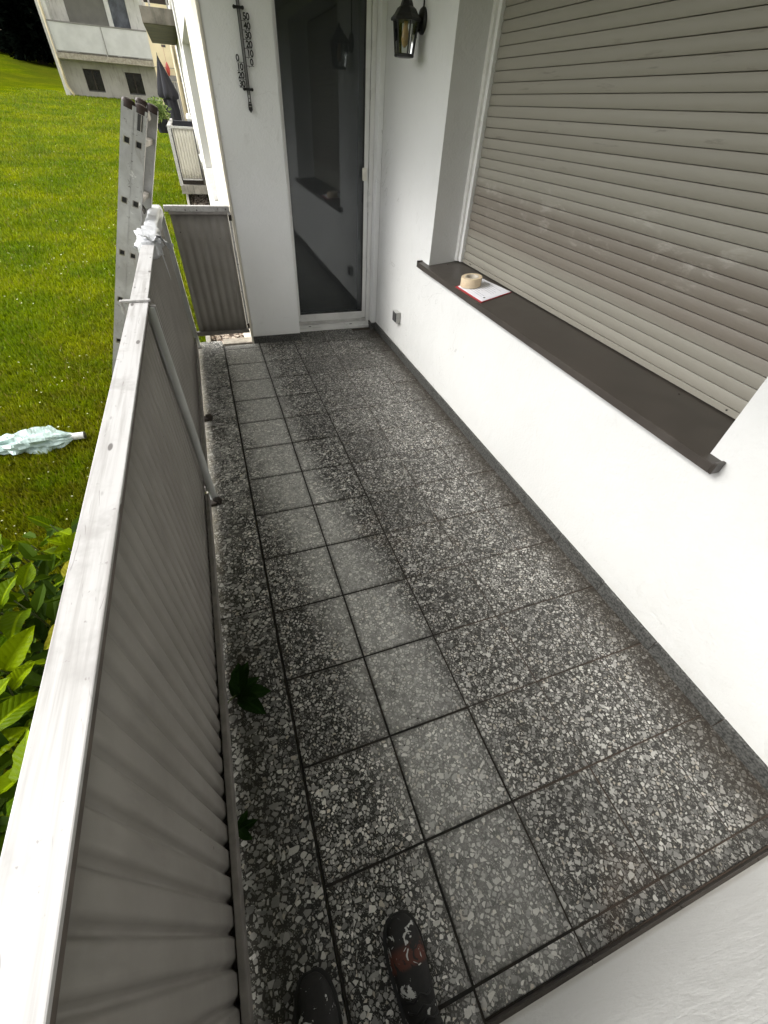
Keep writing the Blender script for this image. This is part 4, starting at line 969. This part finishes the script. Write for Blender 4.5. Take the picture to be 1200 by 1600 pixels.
def bush():
    rs = random.Random(21)
    t = empty('laurel_bush', (-0.85, 1.0, -0.9), 'cherry laurel bush with large glossy yellow-green leaves outside the railing', 'bush')
    tips = []
    nleaf = 0
    def topz(x, y):
        return 0.20 + 0.10 * mnoise.noise(Vector((x * 2.2, y * 2.2, 1.7))) + 0.10 * max(0, 0.9 - y) - 0.30 * max(0, y - 1.4) - 0.25 * max(0, -x - 1.0)
    stems = MB(); lo = MB()
    for i in range(120):
        y = rs.uniform(-0.15, 2.0); x = -0.36 - rs.random() ** 0.8 * 1.0
        tips.append((x, y, topz(x, y) - rs.random() ** 2 * 0.12))
    tips.sort(key=lambda p: p[0] < -1.15)
    for (x, y, z) in tips:
        a = rs.uniform(0, 6.28); ln = Vector((0.25 * math.cos(a), 0.25 * math.sin(a), 1)).normalized()
        tip = Vector((x, y, z)); stems.tube([tip - ln * 0.35 + Vector((0, 0, -0.1)), tip - ln * 0.15, tip], [0.006, 0.004, 0.0025], 5)
        nl = 2 if y > 0.4 else 3
        for k in range(nl):
            if nleaf >= 292: break
            az = a + k * 2.4 + rs.uniform(-.4, .4); el = rs.uniform(0.0, 0.85)
            dv = Vector((math.cos(az) * math.cos(el), math.sin(az) * math.cos(el), math.sin(el)))
            put_leaf(rs.choice(LV), tip - ln * (0.02 + 0.03 * k), dv, (0, 0, 1), rs.uniform(0.115, 0.165) * (1.0 if k else 0.85), t, rs.uniform(-.6, .6)); nleaf += 1
    # inner leaves as one mass
    src = []
    me = LV[0]; base = [v.co.copy() for v in me.vertices]; fcs = [tuple(p.vertices) for p in me.polygons]
    small = leaf_mesh('leaf', 0.4, 0.3, 0.21, 'laurel')
    for i in range(2200):
        y = rs.uniform(-0.25, 2.15); x = -0.34 - rs.random() * 1.15; z = topz(x, y) - 0.10 - 0.85 * rs.random() ** 1.3
        if z < -0.9: continue
        az = rs.uniform(0, 6.28); el = rs.uniform(-0.3, 0.9); D = Vector((math.cos(az) * math.cos(el), math.sin(az) * math.cos(el), math.sin(el))); X = D.cross(Vector((0, 0, 1))).normalized(); Z = X.cross(D); L = rs.uniform(0.08, 0.13)
        c = 0.21 * L; p = Vector((x, y, z))
        q = [p, p + D*L*.3 + X*c + Z*.1*L, p + D*L*.75 + X*c*.8 + Z*.06*L, p + D*L, p + D*L*.75 - X*c*.8 + Z*.06*L, p + D*L*.3 - X*c + Z*.1*L, p + D*L*.5]
        lo.add(q, [(0, 1, 6), (1, 2, 6), (2, 3, 6), (3, 4, 6), (4, 5, 6), (5, 0, 6)])
    stems.build('stems', M['stem'], t, 'all')['kind'] = 'stuff'
    o = lo.build('inner_leaves', M['inner_leaf'], t, False, False); o['kind'] = 'stuff'
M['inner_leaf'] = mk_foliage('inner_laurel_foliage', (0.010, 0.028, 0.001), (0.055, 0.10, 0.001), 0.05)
bush()
def sprig():
    t = empty('laurel_sprig', (-0.19, 0.88, 0.0), 'dark laurel sprig poking under the railing onto the floor', 'sprig')
    b = MB(); b.tube([(-0.23, 0.86, 0.016), (-0.19, 0.885, 0.022), (-0.165, 0.895, 0.026)], [0.003, 0.003, 0.002], 6); b.build('stem', M['stem'], t, 'all')
    for i, (az, L, el) in enumerate(((1.0, 0.125, 0.35), (0.40, 0.10, 0.30), (-0.20, 0.12, 0.2), (-0.85, 0.12, 0.12), (1.5, 0.11, 0.3))):
        put_leaf(LVD[i % 2], (-0.185 + 0.006 * i, 0.885, 0.022 + 0.003 * i), (math.cos(az) * math.cos(el), math.sin(az) * math.cos(el), math.sin(el)), (0, 0, 1), L, t, 0.2 * math.sin(i * 3))
    t2 = empty('laurel_sprig', (-0.19, 0.5, 0.0), 'small dark leaf tuft by the bottom rail closest to the boots', 'sprig')
    for i, (az, L, el) in enumerate(((0.9, 0.05, 0.3), (0.1, 0.055, 0.25), (-0.8, 0.05, 0.2))):
        put_leaf(LVD[i % 2], (-0.205, 0.50, 0.012 + 0.003 * i), (math.cos(az) * math.cos(el), math.sin(az) * math.cos(el), math.sin(el)), (0, 0, 1), L, t2, 0.1)
sprig()

# ------------------------------------------------------------------ plastic bag with roll on the lawn
def lawn_bag():
    t = empty('plastic_sheet_roll', (-1.9, 4.0, gz(-1.9, 4.0)), 'crumpled pale green plastic sheet wrapped round a tube on the lawn', 'plastic sheet')
    A = Vector((-2.75, 3.92, gz(-2.75, 3.92) + 0.05)); B_ = Vector((-1.40, 3.93, gz(-1.4, 3.93) + 0.05)); n = 26; m_ = 64; rings = []
    D = (B_ - A).normalized(); sd_ = Vector((0, 0, 1)).cross(D).normalized(); up = Vector((0, 0, 1))
    for j in range(m_):
        v = j / (m_ - 1); p = A.lerp(B_, v); R0 = 0.130 - 0.100 * max(0, (v - 0.80) / 0.20) ** 1.5 + 0.02 * math.sin(v * 9)
        ring = []
        for k in range(n):
            a = 2 * math.pi * k / n; w = mnoise.noise(Vector((math.cos(a) * 1.4, v * 9, math.sin(a) * 1.4))); w2 = mnoise.noise(Vector((math.cos(a) * 3.5, v * 22, math.sin(a) * 3.5)))
            w3 = abs(mnoise.noise(Vector((math.cos(a) * 2.2 + 3, v * 13, math.sin(a) * 2.2))))
            w4 = 1 - 2 * abs(mnoise.noise(Vector((math.cos(a) * 2.6, v * 8 + math.sin(a) * 2, math.sin(a) * 2.6 + v * 3)))); r = R0 * (0.72 + 0.45 * w + 0.14 * w2 - 0.35 * w3 + 0.26 * w4)
            ring.append(p + sd_ * math.cos(a) * r * 1.15 + up * max(-0.045, math.sin(a) * r * 0.72))
        rings.append(ring)
    b = MB(); b.loft(rings); b.build('plastic_film', M['bagfilm'], t, False)
    b = MB(); p0 = A.lerp(B_, 0.85); p1 = B_ + D * 0.085; b.tube([p0, p1], 0.030, 20); b.build('tube', M['pvc'], t, True)
    b = MB(); b.lathe([(0.021, 0), (0.031, 0.0), (0.031, 0.006), (0.024, 0.010)], p1, 18, 'x'); b.build('tube_end', M['sockd'], t, True)
lawn_bag()

# ------------------------------------------------------------------ neighbour balconies
def neighbour():
    t = empty('neighbour_balcony', (0, 14, 0.1), 'neighbouring ground balcony with pale corrugated end panel and concrete slab', 'balcony')
    b = MB(); b.box(-0.255, 0.28, 12.0, 16.1, 0.05, 0.205, 0.01); b.build('slab', M['concrete'], t)
    b = MB(); b.box(-0.012, -0.006, 11.992, 12.0, 0.05, 0.205); b.build('slab_joint', M['sockd'], t)
    b = MB(); b.box(-0.262, -0.195, 11.98, 16.1, 1.075, 1.125, 0.004); b.build('top_rail', M['rail'], t)
    b = MB(); b.box(-0.195, 0.225, 11.99, 12.03, 1.085, 1.12, 0.004); b.build('end_top_rail', M['rail'], t)
    b = MB(); b.box(-0.262, -0.205, 11.975, 12.03, 0.19, 1.08, 0.004); b.build('corner_post', M['rail'], t)
    corr_sheet(12.01, -0.178, 0.205, 0.31, 1.085, 0.022, 0.0545, 'panel_far', 'end_panel', t, along='x', sgn=1, sharp=3.0)
    b = MB(); b.box(-0.205, -0.182, 12.0, 12.02, 0.29, 1.085); b.box(0.2065, 0.226, 12.0, 12.02, 0.29, 1.085); b.build('dark_edge_strip', M['sockd'], t)
    b = MB(); b.box(-0.182, 0.2065, 11.995, 12.03, 0.287, 0.31); b.build('end_bottom_rail', M['rail'], t)
    b = MB(); b.box(-0.20, 0.225, 12.10, 12.12, 0.205, 0.30); b.build('inner_shadow_board', M['blackrust_shade'], t)
    corr_sheet(-0.225, 12.04, 16.05, 0.31, 1.075, 0.012, 0.057, 'panel_far', 'long_panel', t)
    u = empty('upper_balcony', (0, 14, 2.5), 'concrete balcony slab with dark railing overhead at the top of the facade', 'balcony')
    b = MB(); b.box(-0.27, 0.28, 12.0, 15.9, 2.425, 2.615, 0.006); b.build('slab', M['conc_dark'], u)
    b = MB(); b.box(-0.262, 0.28, 12.03, 15.88, 2.414, 2.4245); b.build('soffit', M['greensoffit'], u)
    b = MB(); b.box(-0.18, 0.22, 12.04, 12.06, 2.66, 3.45); b.build('end_panel', M['blackrust_shade'], u)
    for x in (-0.23, -0.10, 0.19):
        b = MB(); b.box(x - 0.014, x + 0.014, 12.01, 12.035, 2.615, 3.5); b.build('bar', M['rail'], u)
    b = MB(); b.box(-0.265, 0.24, 12.0, 12.05, 3.5, 3.55); b.build('top_rail', M['rail'], u)
    b = MB(); b.box(-0.25, -0.225, 12.06, 15.9, 2.66, 3.45); b.build('side_panel', M['panel_far'], u)
neighbour()
def props_far():
    b = MB(); b.tube([(0.165, 16.0, 0.9), (0.165, 16.0, 2.43)], 0.045, 16); o = b.build('column', M['creamcol'], None, 'all'); tag(o, 'round cream column rising to the overhead slab behind the parasol', 'column')
    b = MB(); b.box(0.262, 0.325, 15.9, 16.15, -0.1, 2.42); o = b.build('drainpipe', M['post_dark']); tag(o, 'dark vertical strip beside the cream column on the facade', 'pipe')
    # parasol: closed, hanging folds
    t = empty('closed_parasol', (-0.2, 16.8, 0.9), 'closed navy parasol leaning beside the cream column', 'parasol')
    P0 = Vector((-0.235, 16.8, 2.26)); P1 = Vector((-0.10, 16.8, 0.85)); rings = []; n = 24
    for s, rx in ((0, 0.008), (0.06, 0.03), (0.2, 0.09), (0.35, 0.155), (0.48, 0.21), (0.53, 0.20), (0.56, 0.14), (0.7, 0.15), (0.85, 0.13), (1.0, 0.08)):
        p = P0.lerp(P1, s); rings.append([p + Vector((math.cos(2*math.pi*k/n) * rx * (1 + 0.28 * math.cos(6 * math.pi * k / n * 1.333 + s)) , math.sin(2*math.pi*k/n) * rx * 0.8 * (1 + 0.28 * math.cos(8*math.pi*k/n)), 0.04 * math.sin(k * 1.9) * (1 if 0.45 < s < 0.55 else 0))) for k in range(n)])
    b = MB(); b.loft(rings); b.build('canopy', M['parasol'], t, True)
    b = MB(); b.tube([P0 + Vector((0, 0, 0.05)), P0 + Vector((0, 0, -0.05))], [0.006, 0.01], 8); b.build('tip', M['black'], t)
    b = MB(); b.tube([P1, Vector((-0.08, 16.8, 0.14))], 0.02, 8); b.build('pole', M['black'], t)
    # potted shrub
    t = empty('potted_shrub', (-0.48, 14.5, 0.2), 'light green leafy shrub in a dark pot beside the parasol', 'plant')
    b = MB(); b.lathe([(0.10, 0.90), (0.135, 1.08), (0.145, 1.10), (0.145, 1.14), (0.12, 1.14)], (-0.42, 14.5, 0), 18); b.build('pot', M['parasol'], t, True)
    b = MB(); b.box(-0.42, -0.24, 14.48, 14.52, 1.128, 1.145); b.build('hanger', M['parasol'], t)
    rs = random.Random(8); b = MB()
    for i in range(1100):
        u = Vector((rs.gauss(0, 1), rs.gauss(0, 1), rs.gauss(0, 1))).normalized(); r = rs.random() ** 0.5
        p = Vector((-0.47, 14.5, 1.27)) + Vector((u.x * 0.27, u.y * 0.27, u.z * 0.24)) * r * (1 + 0.35 * mnoise.noise(u * 2.2))
        a = Vector((rs.gauss(0, 1), rs.gauss(0, 1), rs.gauss(0, 1))).normalized(); c = a.orthogonal().normalized(); L = 0.038 * rs.uniform(.6, 1.3)
        b.add([p - a * L, p + c * L * .45, p + a * L, p - c * L * .45], [(0, 1, 2, 3)])
    b.build('crown', M['pot_leaf'], t, False, False)
    b = MB()
    for i in range(6): b.tube([(-0.42, 14.5, 1.0), (-0.47 + rs.uniform(-.12, .12), 14.5 + rs.uniform(-.1, .1), 1.3)], 0.006, 5)
    b.build('stem', M['bark'], t)
    # things standing on the neighbour balcony
    t = empty('flower_box', (0.0, 13.6, 0.2), 'black planter box behind the neighbour end panel', 'planter')
    b = MB(); b.box(-0.16, 0.24, 13.4, 13.62, 0.95, 1.16, 0.01); b.build('box', M['parasol'], t); b = MB(); b.box(0.02, 0.05, 13.45, 13.55, 0.2, 0.95); b.box(-0.12, -0.09, 13.45, 13.55, 0.2, 0.95); b.build('leg', M['parasol'], t)
    b = MB(); b.lathe([(0.03, 1.16), (0.055, 1.20), (0.05, 1.26), (0.02, 1.29)], (0.19, 13.5, 0), 12); o = b.build('white_jar', M['pvc'], None, True); tag(o, 'small white jar on the black planter box', 'jar')
    # cream wing far behind with ornament and window
    t = empty('cream_wing', (0, 24, 0), 'cream wall of the next wing under the overhead slab', 'building')
    b = MB(); b.box(-0.53, 0.34, 24.0, 24.4, 0.2, 7.5); b.build('wall', M['creamwall'], t)
    b = MB(); b.box(-0.14, 0.0, 23.985, 23.999, 2.80, 2.86); b.build('vent', M['sockd'], t)
    b = MB(); b.box(-0.53, 0.34, 23.99, 23.999, 2.28, 2.295); b.build('ledge_line', M['wframe'], t)
    b = MB(); b.box(-0.11, 0.33, 23.96, 23.998, 1.95, 2.10); b.box(-0.08, 0.3, 23.96, 23.998, 0.6, 1.93); b.build('dark_railing', M['wframe'], t)
    for i in range(5):
        b = MB(); b.box(-0.05 + i * 0.08, -0.03 + i * 0.08, 23.93, 23.955, 0.6, 1.95); b.build('bar', M['rail'], t)
    b = MB(); b.tube([(-0.095, 23.9, 2.85), (-0.09, 23.9, 2.42)], 0.004, 5); b.lathe([(0.005, 2.44), (0.04, 2.38), (0.075, 2.27), (0.06, 2.18), (0.02, 2.08)], (-0.085, 23.9, 0), 12)
    o = b.build('hanging_ornament', M['redlamp'], None, 'all'); tag(o, 'red drop-shaped ornament hanging before the cream wall', 'ornament')
props_far()

# ------------------------------------------------------------------ far apartment block
def far_block():
    t = empty('apartment_block', (-3, 33, 1.2), 'grey white apartment block with a wide balcony and two basement windows', 'building')
    Y = 33.6
    def bx(name, mt, x0, x1, y0, y1, z0, z1, par=None, c=0.0):
        b = MB(); b.box(x0, x1, y0, y1, z0, z1, c); return b.build(name, M[mt], par or t)
    # basement wall with window openings
    w = [(-4.15, -3.38), (-2.26, -1.50)]; zt, zb = 2.30, 1.50
    for x0, x1, z0, z1 in ((-5.0, w[0][0], 0.4, 2.6), (w[0][1], w[1][0], 0.4, 2.6), (w[1][1], -0.55, 0.4, 2.6)):
        bx('wall', 'bldg_low', x0, x1, Y, Y + 0.4, z0, z1)
    for x0, x1 in w:
        bx('wall', 'bldg_low', x0, x1, Y, Y + 0.4, 0.4, zb); bx('wall', 'bldg_low', x0, x1, Y, Y + 0.4, zt, 2.6)
        f = bx('window', 'sockd', x0, x1, Y + 0.12, Y + 0.16, zb, zb + 0.05)
        bx('frame', 'blackrust_shade', x0, x1, Y + 0.12, Y + 0.16, zt - 0.05, zt, f); bx('frame', 'blackrust_shade', (x0+x1)/2 - .03, (x0+x1)/2 + .03, Y + 0.12, Y + 0.16, zb + .05, zt - .05, f)
        bx('pane', 'darkglass', x0, (x0+x1)/2 - .031, Y + 0.14, Y + 0.15, zb + .05, zt - .05, f); bx('pane', 'darkglass', (x0+x1)/2 + .031, x1, Y + 0.14, Y + 0.15, zb + .05, zt - .05, f)
    bx('balcony_slab', 'conc_ledge', -4.98, -0.58, 33.0, Y - 0.001, 2.56, 2.76, None, 0.01)
    bx('side_wall', 'bldg', -5.2, -5.0, 33.35, 42, 0.4, 8.0)
    bx('slab_line', 'conc_dark', -4.9, -0.6, 33.02, 33.1, 2.765, 2.80)
    bx('balcony_panel', 'bpanel', -4.90, -2.80, 33.02, 33.06, 2.82, 3.72); bx('balcony_panel', 'bpanel', -2.74, -0.72, 33.02, 33.06, 2.82, 3.72)
    bx('balcony_rail', 'wframe', -4.95, -0.68, 33.0, 33.08, 3.725, 3.77)
    for x in (-4.94, -2.785, -0.70): bx('balcony_post', 'rail', x - 0.02, x + 0.02, 33.0, 33.05, 2.77, 3.72)
    bx('panel_trim', 'wframe', -4.90, -2.80, 33.01, 33.019, 2.815, 2.835); bx('panel_trim', 'wframe', -2.74, -0.72, 33.01, 33.019, 2.815, 2.835)
    # upper storey behind the balcony
    Y2 = 34.3
    for x0, x1, nm, mt in ((-5.0, -4.15, 'wall', 'bldg'), (-2.42, -2.22, 'wall', 'pvc'), (-1.46, -0.4, 'wall', 'bldg')): bx(nm, mt, x0, x1, Y2, Y2 + 0.3, 2.76, 5.4)
    bx('wall', 'bldg', -5.0, -0.4, Y2, Y2 + 0.3, 5.401, 8.0)
    bx('window_blind', 'blind', -4.15, -2.42, Y2 + 0.1, Y2 + 0.14, 2.8, 5.4)
    cb = MB(); n = 60
    pr_ = [(-2.22 + 0.76 * i / n, Y2 + 0.1 + 0.02 * math.sin(i * 1.3)) for i in range(n + 1)]
    cb.add([(x, y, 2.78) for x, y in pr_] + [(x, y, 5.4) for x, y in pr_], [(i, i + 1, n + 2 + i, n + 1 + i) for i in range(n)]); cb.build('curtain', M['curtainblue'], t, False, False)
    bx('side_pier', 'bldg', -5.0, -4.80, 33.4, Y2 - 0.001, 2.762, 8.0); bx('floor_above', 'bldg', -4.8, -0.58, 33.0, Y2 - 0.001, 5.35, 5.6)
    p = MB(); p.tube([(-5.02, 33.3, 8.0), (-5.02, 33.3, 1.72), (-5.0, 33.3, 1.60), (-4.86, 33.25, 1.40), (-4.85, 33.25, 1.27)], 0.05, 10); o = p.build('downpipe', M['creamcol'], None, 'all'); tag(o, 'cream downpipe at the corner of the far apartment block', 'pipe')
far_block()

# ------------------------------------------------------------------ dark trees at the top left
def trees():
    rs = random.Random(17)
    spots = [(-9.0, 52, 9.5, 2.9, 0), (-12.5, 57, 11, 3.6, 0), (-16.5, 60, 12, 3.8, 1), (-7.0, 60, 12, 3.6, 0), (-21.5, 62, 12, 4.0, 0), (-4.0, 66, 14, 4, 0), (-27, 66, 13, 4.5, 0), (-12.0, 68, 14, 4, 0)]
    labs = ['dark conifer next to the corner of the far block', 'dark tree second from the far block at the lawn edge', 'olive-tinged tree at the upper left corner', 'dark tree behind the far block edge', 'dark tree at the outer left edge of the lawn', 'tall dark tree rising behind the far block', 'dark tree beyond the left picture edge', 'tall dark tree in the second row of the wood']
    for (x, y, h, r, ty), lab in zip(spots, labs):
        z0 = gz(x, y); t = empty('dark_tree', (x, y, z0 - 0.2), lab, 'tree', 'trees at the top of the lawn')
        b = MB(); b.tube([(x, y, z0 - 0.3), (x + 0.1, y, z0 + h * 0.5), (x, y, z0 + h * 0.95)], [0.32, 0.18, 0.04], 8)
        for k in range(8):
            a = rs.uniform(0, 6.28); zz = z0 + h * (0.12 + 0.09 * k); b.tube([(x, y, zz), (x + math.cos(a) * r * .7, y + math.sin(a) * r * .7, zz + 0.4)], [0.08, 0.02], 5)
        b.build('trunk', M['bark'], t, 'all')
        for mi, cnt in ((0, 7500), (1, 1600)):
            c = MB()
            for i in range(cnt):
                a = rs.uniform(0, 6.28); v = rs.random() ** 0.9; env = r * (1 - 0.75 * v) * (0.75 + 0.45 * mnoise.noise(Vector((math.cos(a) * 1.6 + x, math.sin(a) * 1.6, v * 6)))) ; rr = env * (rs.random() ** 0.35) * (1.02 if mi else 1)
                p = Vector((x + math.cos(a) * rr, y + math.sin(a) * rr, z0 + 0.15 + v * h)); d1 = Vector((math.cos(a) + rs.gauss(0, .5), math.sin(a) + rs.gauss(0, .5), rs.gauss(0, .5) - 0.3)).normalized(); d2 = d1.orthogonal().normalized(); L = rs.uniform(.18, .42)
                c.add([p - d1 * L, p + d2 * L * .4, p + d1 * L, p - d2 * L * .4], [(0, 1, 2, 3)])
            c.build('crown' if mi == 0 else 'outer_sprays', M['needles2'] if (mi == 1 and ty == 1) else M['needles'], t, False, False)
trees()

# ------------------------------------------------------------------ the photographer
def person():
    t = empty('person', (0.06, -0.1, 0.0), 'person in paint-splashed black boots and charcoal trousers standing at the near end', 'person')
    def boot(xc, y0, y1, yaw, nm, lab, mt='boot'):
        # rings from heel to toe
        L = y1 - y0; rings = []; n = 20
        prof = [(0.0, 0.026, 0.05), (0.05, 0.034, 0.075), (0.2, 0.038, 0.090), (0.38, 0.037, 0.096), (0.52, 0.040, 0.085), (0.68, 0.045, 0.072), (0.82, 0.046, 0.064), (0.92, 0.038, 0.054), (0.98, 0.024, 0.040), (1.0, 0.010, 0.026)]
        for s, w, h in prof:
            y = y0 + L * s; cx_ = xc + yaw * (s - 0.5)
            rings.append([(cx_ + w * math.copysign(abs(math.cos(a)) ** 0.8, math.cos(a)), y, 0.012 + h * 0.5 + (h * 0.5) * math.copysign(abs(math.sin(a)) ** 0.75, math.sin(a))) for a in [2 * math.pi * k / n for k in range(n)]])
        b = MB(); b.loft(rings)
        o = b.build('boot', M[mt], t, 'all'); md = o.modifiers.new('s', 'SUBSURF'); md.levels = md.render_levels = 1
        o['label'] = lab
        b = MB(); rg = []
        for z, g in ((0.001, 0.004), (0.016, 0.0055)):
            ring = []
            for side in (1, -1):
                it = prof if side == 1 else prof[::-1]
                for s, w, h in it: ring.append((xc + yaw * (s - .5) + side * (w + g), y0 + L * s + (0.004 if s > .9 else 0), z))
            rg.append(ring)
        b.loft(rg); b.build('sole', M['boot_dark'], o)
        ya = y0 + L * 0.26
        b = MB(); rs_ = []
        for z, rx, ry, dy in ((0.07, 0.041, 0.062, 0.012), (0.10, 0.040, 0.052, 0.0), (0.135, 0.041, 0.048, -0.006), (0.19, 0.044, 0.050, -0.010)):
            rs_.append([(xc + rx * math.cos(2*math.pi*k/n), ya + dy + ry * math.sin(2*math.pi*k/n), z) for k in range(n)])
        b.loft(rs_); b.build('boot_shaft', M['boot_dark'], o, 'all')
        return ya
    lc = MB()
    for i_ in range(4):
        yl = 0.045 - i_ * 0.017; zl = 0.108 + i_ * 0.006
        lc.tube([(0.130, yl, zl - 0.016), (0.145, yl - 0.006, zl), (0.163, yl + 0.004, zl + 0.004), (0.178, yl - 0.004, zl), (0.192, yl, zl - 0.016)], 0.0022, 6)
    lc.build('laces', M['boot_dark'], t, 'all')
    ya = boot(0.160, -0.115, 0.185, 0.008, 'boot', 'right boot, black with white paint splashes and an orange patch')
    boot(-0.062, -0.140, 0.160, -0.016, 'boot', 'left boot, darker and half lost in shade', 'boot_shaded')
    # body: one skinned mesh
    V = []; E_ = []; Rr = []
    def add(p, r, par=None):
        V.append(p); Rr.append(r); i = len(V) - 1
        if par is not None: E_.append((par, i))
        return i
    pel = add((0.04, -0.24, 0.90), (0.15, 0.12)); wa = add((0.04, -0.25, 1.08), (0.14, 0.10), pel); ch = add((0.04, -0.27, 1.28), (0.17, 0.11), wa); ns = add((0.05, -0.27, 1.43), (0.07, 0.06), ch)
    for sx, fx, fy in ((1, 0.16, -0.045), (-1, -0.062, -0.070)):
        h = add((0.05 + sx * 0.09, -0.22, 0.84), (0.085, 0.085), pel); kn = add((fx + sx * 0.004, fy - 0.10, 0.48), (0.060, 0.060), h); add((fx, fy - 0.012, 0.145), (0.052, 0.054), kn)
    for sx in (1, -1):
        sh = add((0.05 + sx * 0.19, -0.28, 1.39), (0.055, 0.055), ch); el = add((0.05 + sx * 0.26, -0.22, 1.14), (0.045, 0.045), sh); wr = add((0.045 + sx * 0.12, -0.03, 1.36), (0.030, 0.028), el)
    me = bpy.data.meshes.new('body'); me.from_pydata(V, E_, []); o = link_mesh('body', me, t)
    sk = o.modifiers.new('skin', 'SKIN'); 
    for i, r in enumerate(Rr): me.skin_vertices[0].data[i].radius = r
    me.skin_vertices[0].data[0].use_root = True
    sb = o.modifiers.new('sub', 'SUBSURF'); sb.levels = sb.render_levels = 2
    me.materials.append(M['trouser']); 
    # head and hair
    b = MB(); n = 20; rings = []
    for z, rx, ry, dy in ((1.44, .055, .055, 0), (1.50, .055, .06, .005), (1.53, .058, .075, .015), (1.56, .066, .088, .015), (1.61, .075, .098, .008), (1.66, .077, .10, 0), (1.71, .070, .092, -.004), (1.745, .045, .06, -.004), (1.755, .01, .012, -.004)):
        rings.append([(0.05 + rx * math.cos(2*math.pi*k/n), -0.27 + dy + ry * math.sin(2*math.pi*k/n), z) for k in range(n)])
    b.loft(rings); b.lathe([(0.002, 0.0), (0.011, 0.012), (0.009, 0.03), (0.003, 0.045)], (0.05, -0.172, 1.60), 8); b.build('head', M['skin'], t, 'all')
    b = MB(); rings = []
    for z, rx, ry, dy in ((1.60, .079, .085, -.022), (1.66, .082, .098, -.012), (1.71, .077, .099, -.006), (1.75, .052, .068, -.004), (1.764, .012, .014, -.004)):
        rings.append([(0.05 + rx * math.cos(2*math.pi*k/n), -0.27 + dy + ry * math.sin(2*math.pi*k/n), z) for k in range(n)])
    b.loft(rings); b.build('hair', M['hair'], t, 'all')
    for sx in (1, -1):
        b = MB(); b.lathe([(0.001, -0.011), (0.010, -0.006), (0.0125, 0.0), (0.010, 0.006), (0.001, 0.011)], (0.05 + sx * 0.031, -0.179, 1.628), 12, 'y'); b.build('eye', M['pvc'], t, 'all')
        b = MB(); b.lathe([(0.001, 0.0), (0.005, 0.0005), (0.005, 0.002), (0.001, 0.003)], (0.05 + sx * 0.031, -0.169, 1.628), 10, 'y'); b.build('pupil', M['hair'], t, 'all')
        b = MB(); b.tube([(0.05 + sx * 0.014, -0.170, 1.646), (0.05 + sx * 0.033, -0.172, 1.652), (0.05 + sx * 0.052, -0.184, 1.646)], 0.003, 6); b.build('eyebrow', M['hair'], t, 'all')
        b = MB(); b.lathe([(0.004, -0.006), (0.018, -0.004), (0.022, 0.002), (0.016, 0.006), (0.004, 0.004)], (0.05 + sx * 0.078, -0.272, 1.615), 12, 'x'); b.build('ear', M['skin'], t, 'all')
    b = MB(); b.tube([(0.026, -0.182, 1.565), (0.038, -0.174, 1.567), (0.05, -0.171, 1.566), (0.062, -0.174, 1.567), (0.074, -0.182, 1.565)], [0.002, 0.0045, 0.005, 0.0045, 0.002], 8); b.build('mouth', M['red'], t, 'all')
    # hands with five fingers each
    for sx in (1, -1):
        V = []; E_ = []; Rr = []
        wv = add((0.045 + sx * 0.12, -0.03, 1.36), (0.026, 0.018)); pm = add((0.045 + sx * 0.105, 0.01, 1.42), (0.034, 0.016), wv)
        for k in range(4):
            bx_ = 0.045 + sx * (0.122 - 0.012 * k); kx = add((bx_, 0.026, 1.437 + 0.006 * k), (0.009, 0.009), pm); k2 = add((bx_ - sx * 0.012, 0.045, 1.462 + 0.007 * k), (0.0085, 0.0085), kx); add((bx_ - sx * 0.032, 0.045, 1.472 + 0.008 * k), (0.0075, 0.0075), k2)
        th = add((0.045 + sx * 0.078, -0.008, 1.41), (0.011, 0.011), wv); add((0.045 + sx * 0.060, 0.004, 1.44), (0.009, 0.009), th)
        me = bpy.data.meshes.new('hand'); me.from_pydata(V, E_, []); o = link_mesh('hand', me, t); sk = o.modifiers.new('skin', 'SKIN')
        for i, r in enumerate(Rr): me.skin_vertices[0].data[i].radius = r
        me.skin_vertices[0].data[0].use_root = True; sb = o.modifiers.new('sub', 'SUBSURF'); sb.levels = sb.render_levels = 1; me.materials.append(M['skin'])
person()

# ------------------------------------------------------------------ small crumbs of dirt on the tiles
def crumbs():
    rs = random.Random(6); b = MB()
    for i in range(90):
        y = rs.uniform(0.1, 4.0); x = rs.choice((rs.uniform(-0.18, 0.6), rs.uniform(-0.2, 1.35))); r = rs.uniform(0.0012, 0.0045)
        vs = [(x + q[0]*r*rs.uniform(.6, 1.6), y + q[1]*r*rs.uniform(.6, 1.6), 0.0015 + r * .4 + q[2]*r*.5) for q in ((1, 0, 0), (0, 1, 0), (-1, 0, 0), (0, -1, 0), (0, 0, 1), (0, 0, -1))]
        b.add(vs, [(0, 1, 4), (1, 2, 4), (2, 3, 4), (3, 0, 4), (1, 0, 5), (2, 1, 5), (3, 2, 5), (0, 3, 5)])
    o = b.build('dirt_crumbs', M['blackrust_shade'], None, False, False); tag(o, 'tiny crumbs of dirt scattered on the balcony tiles', kind='stuff')
crumbs()
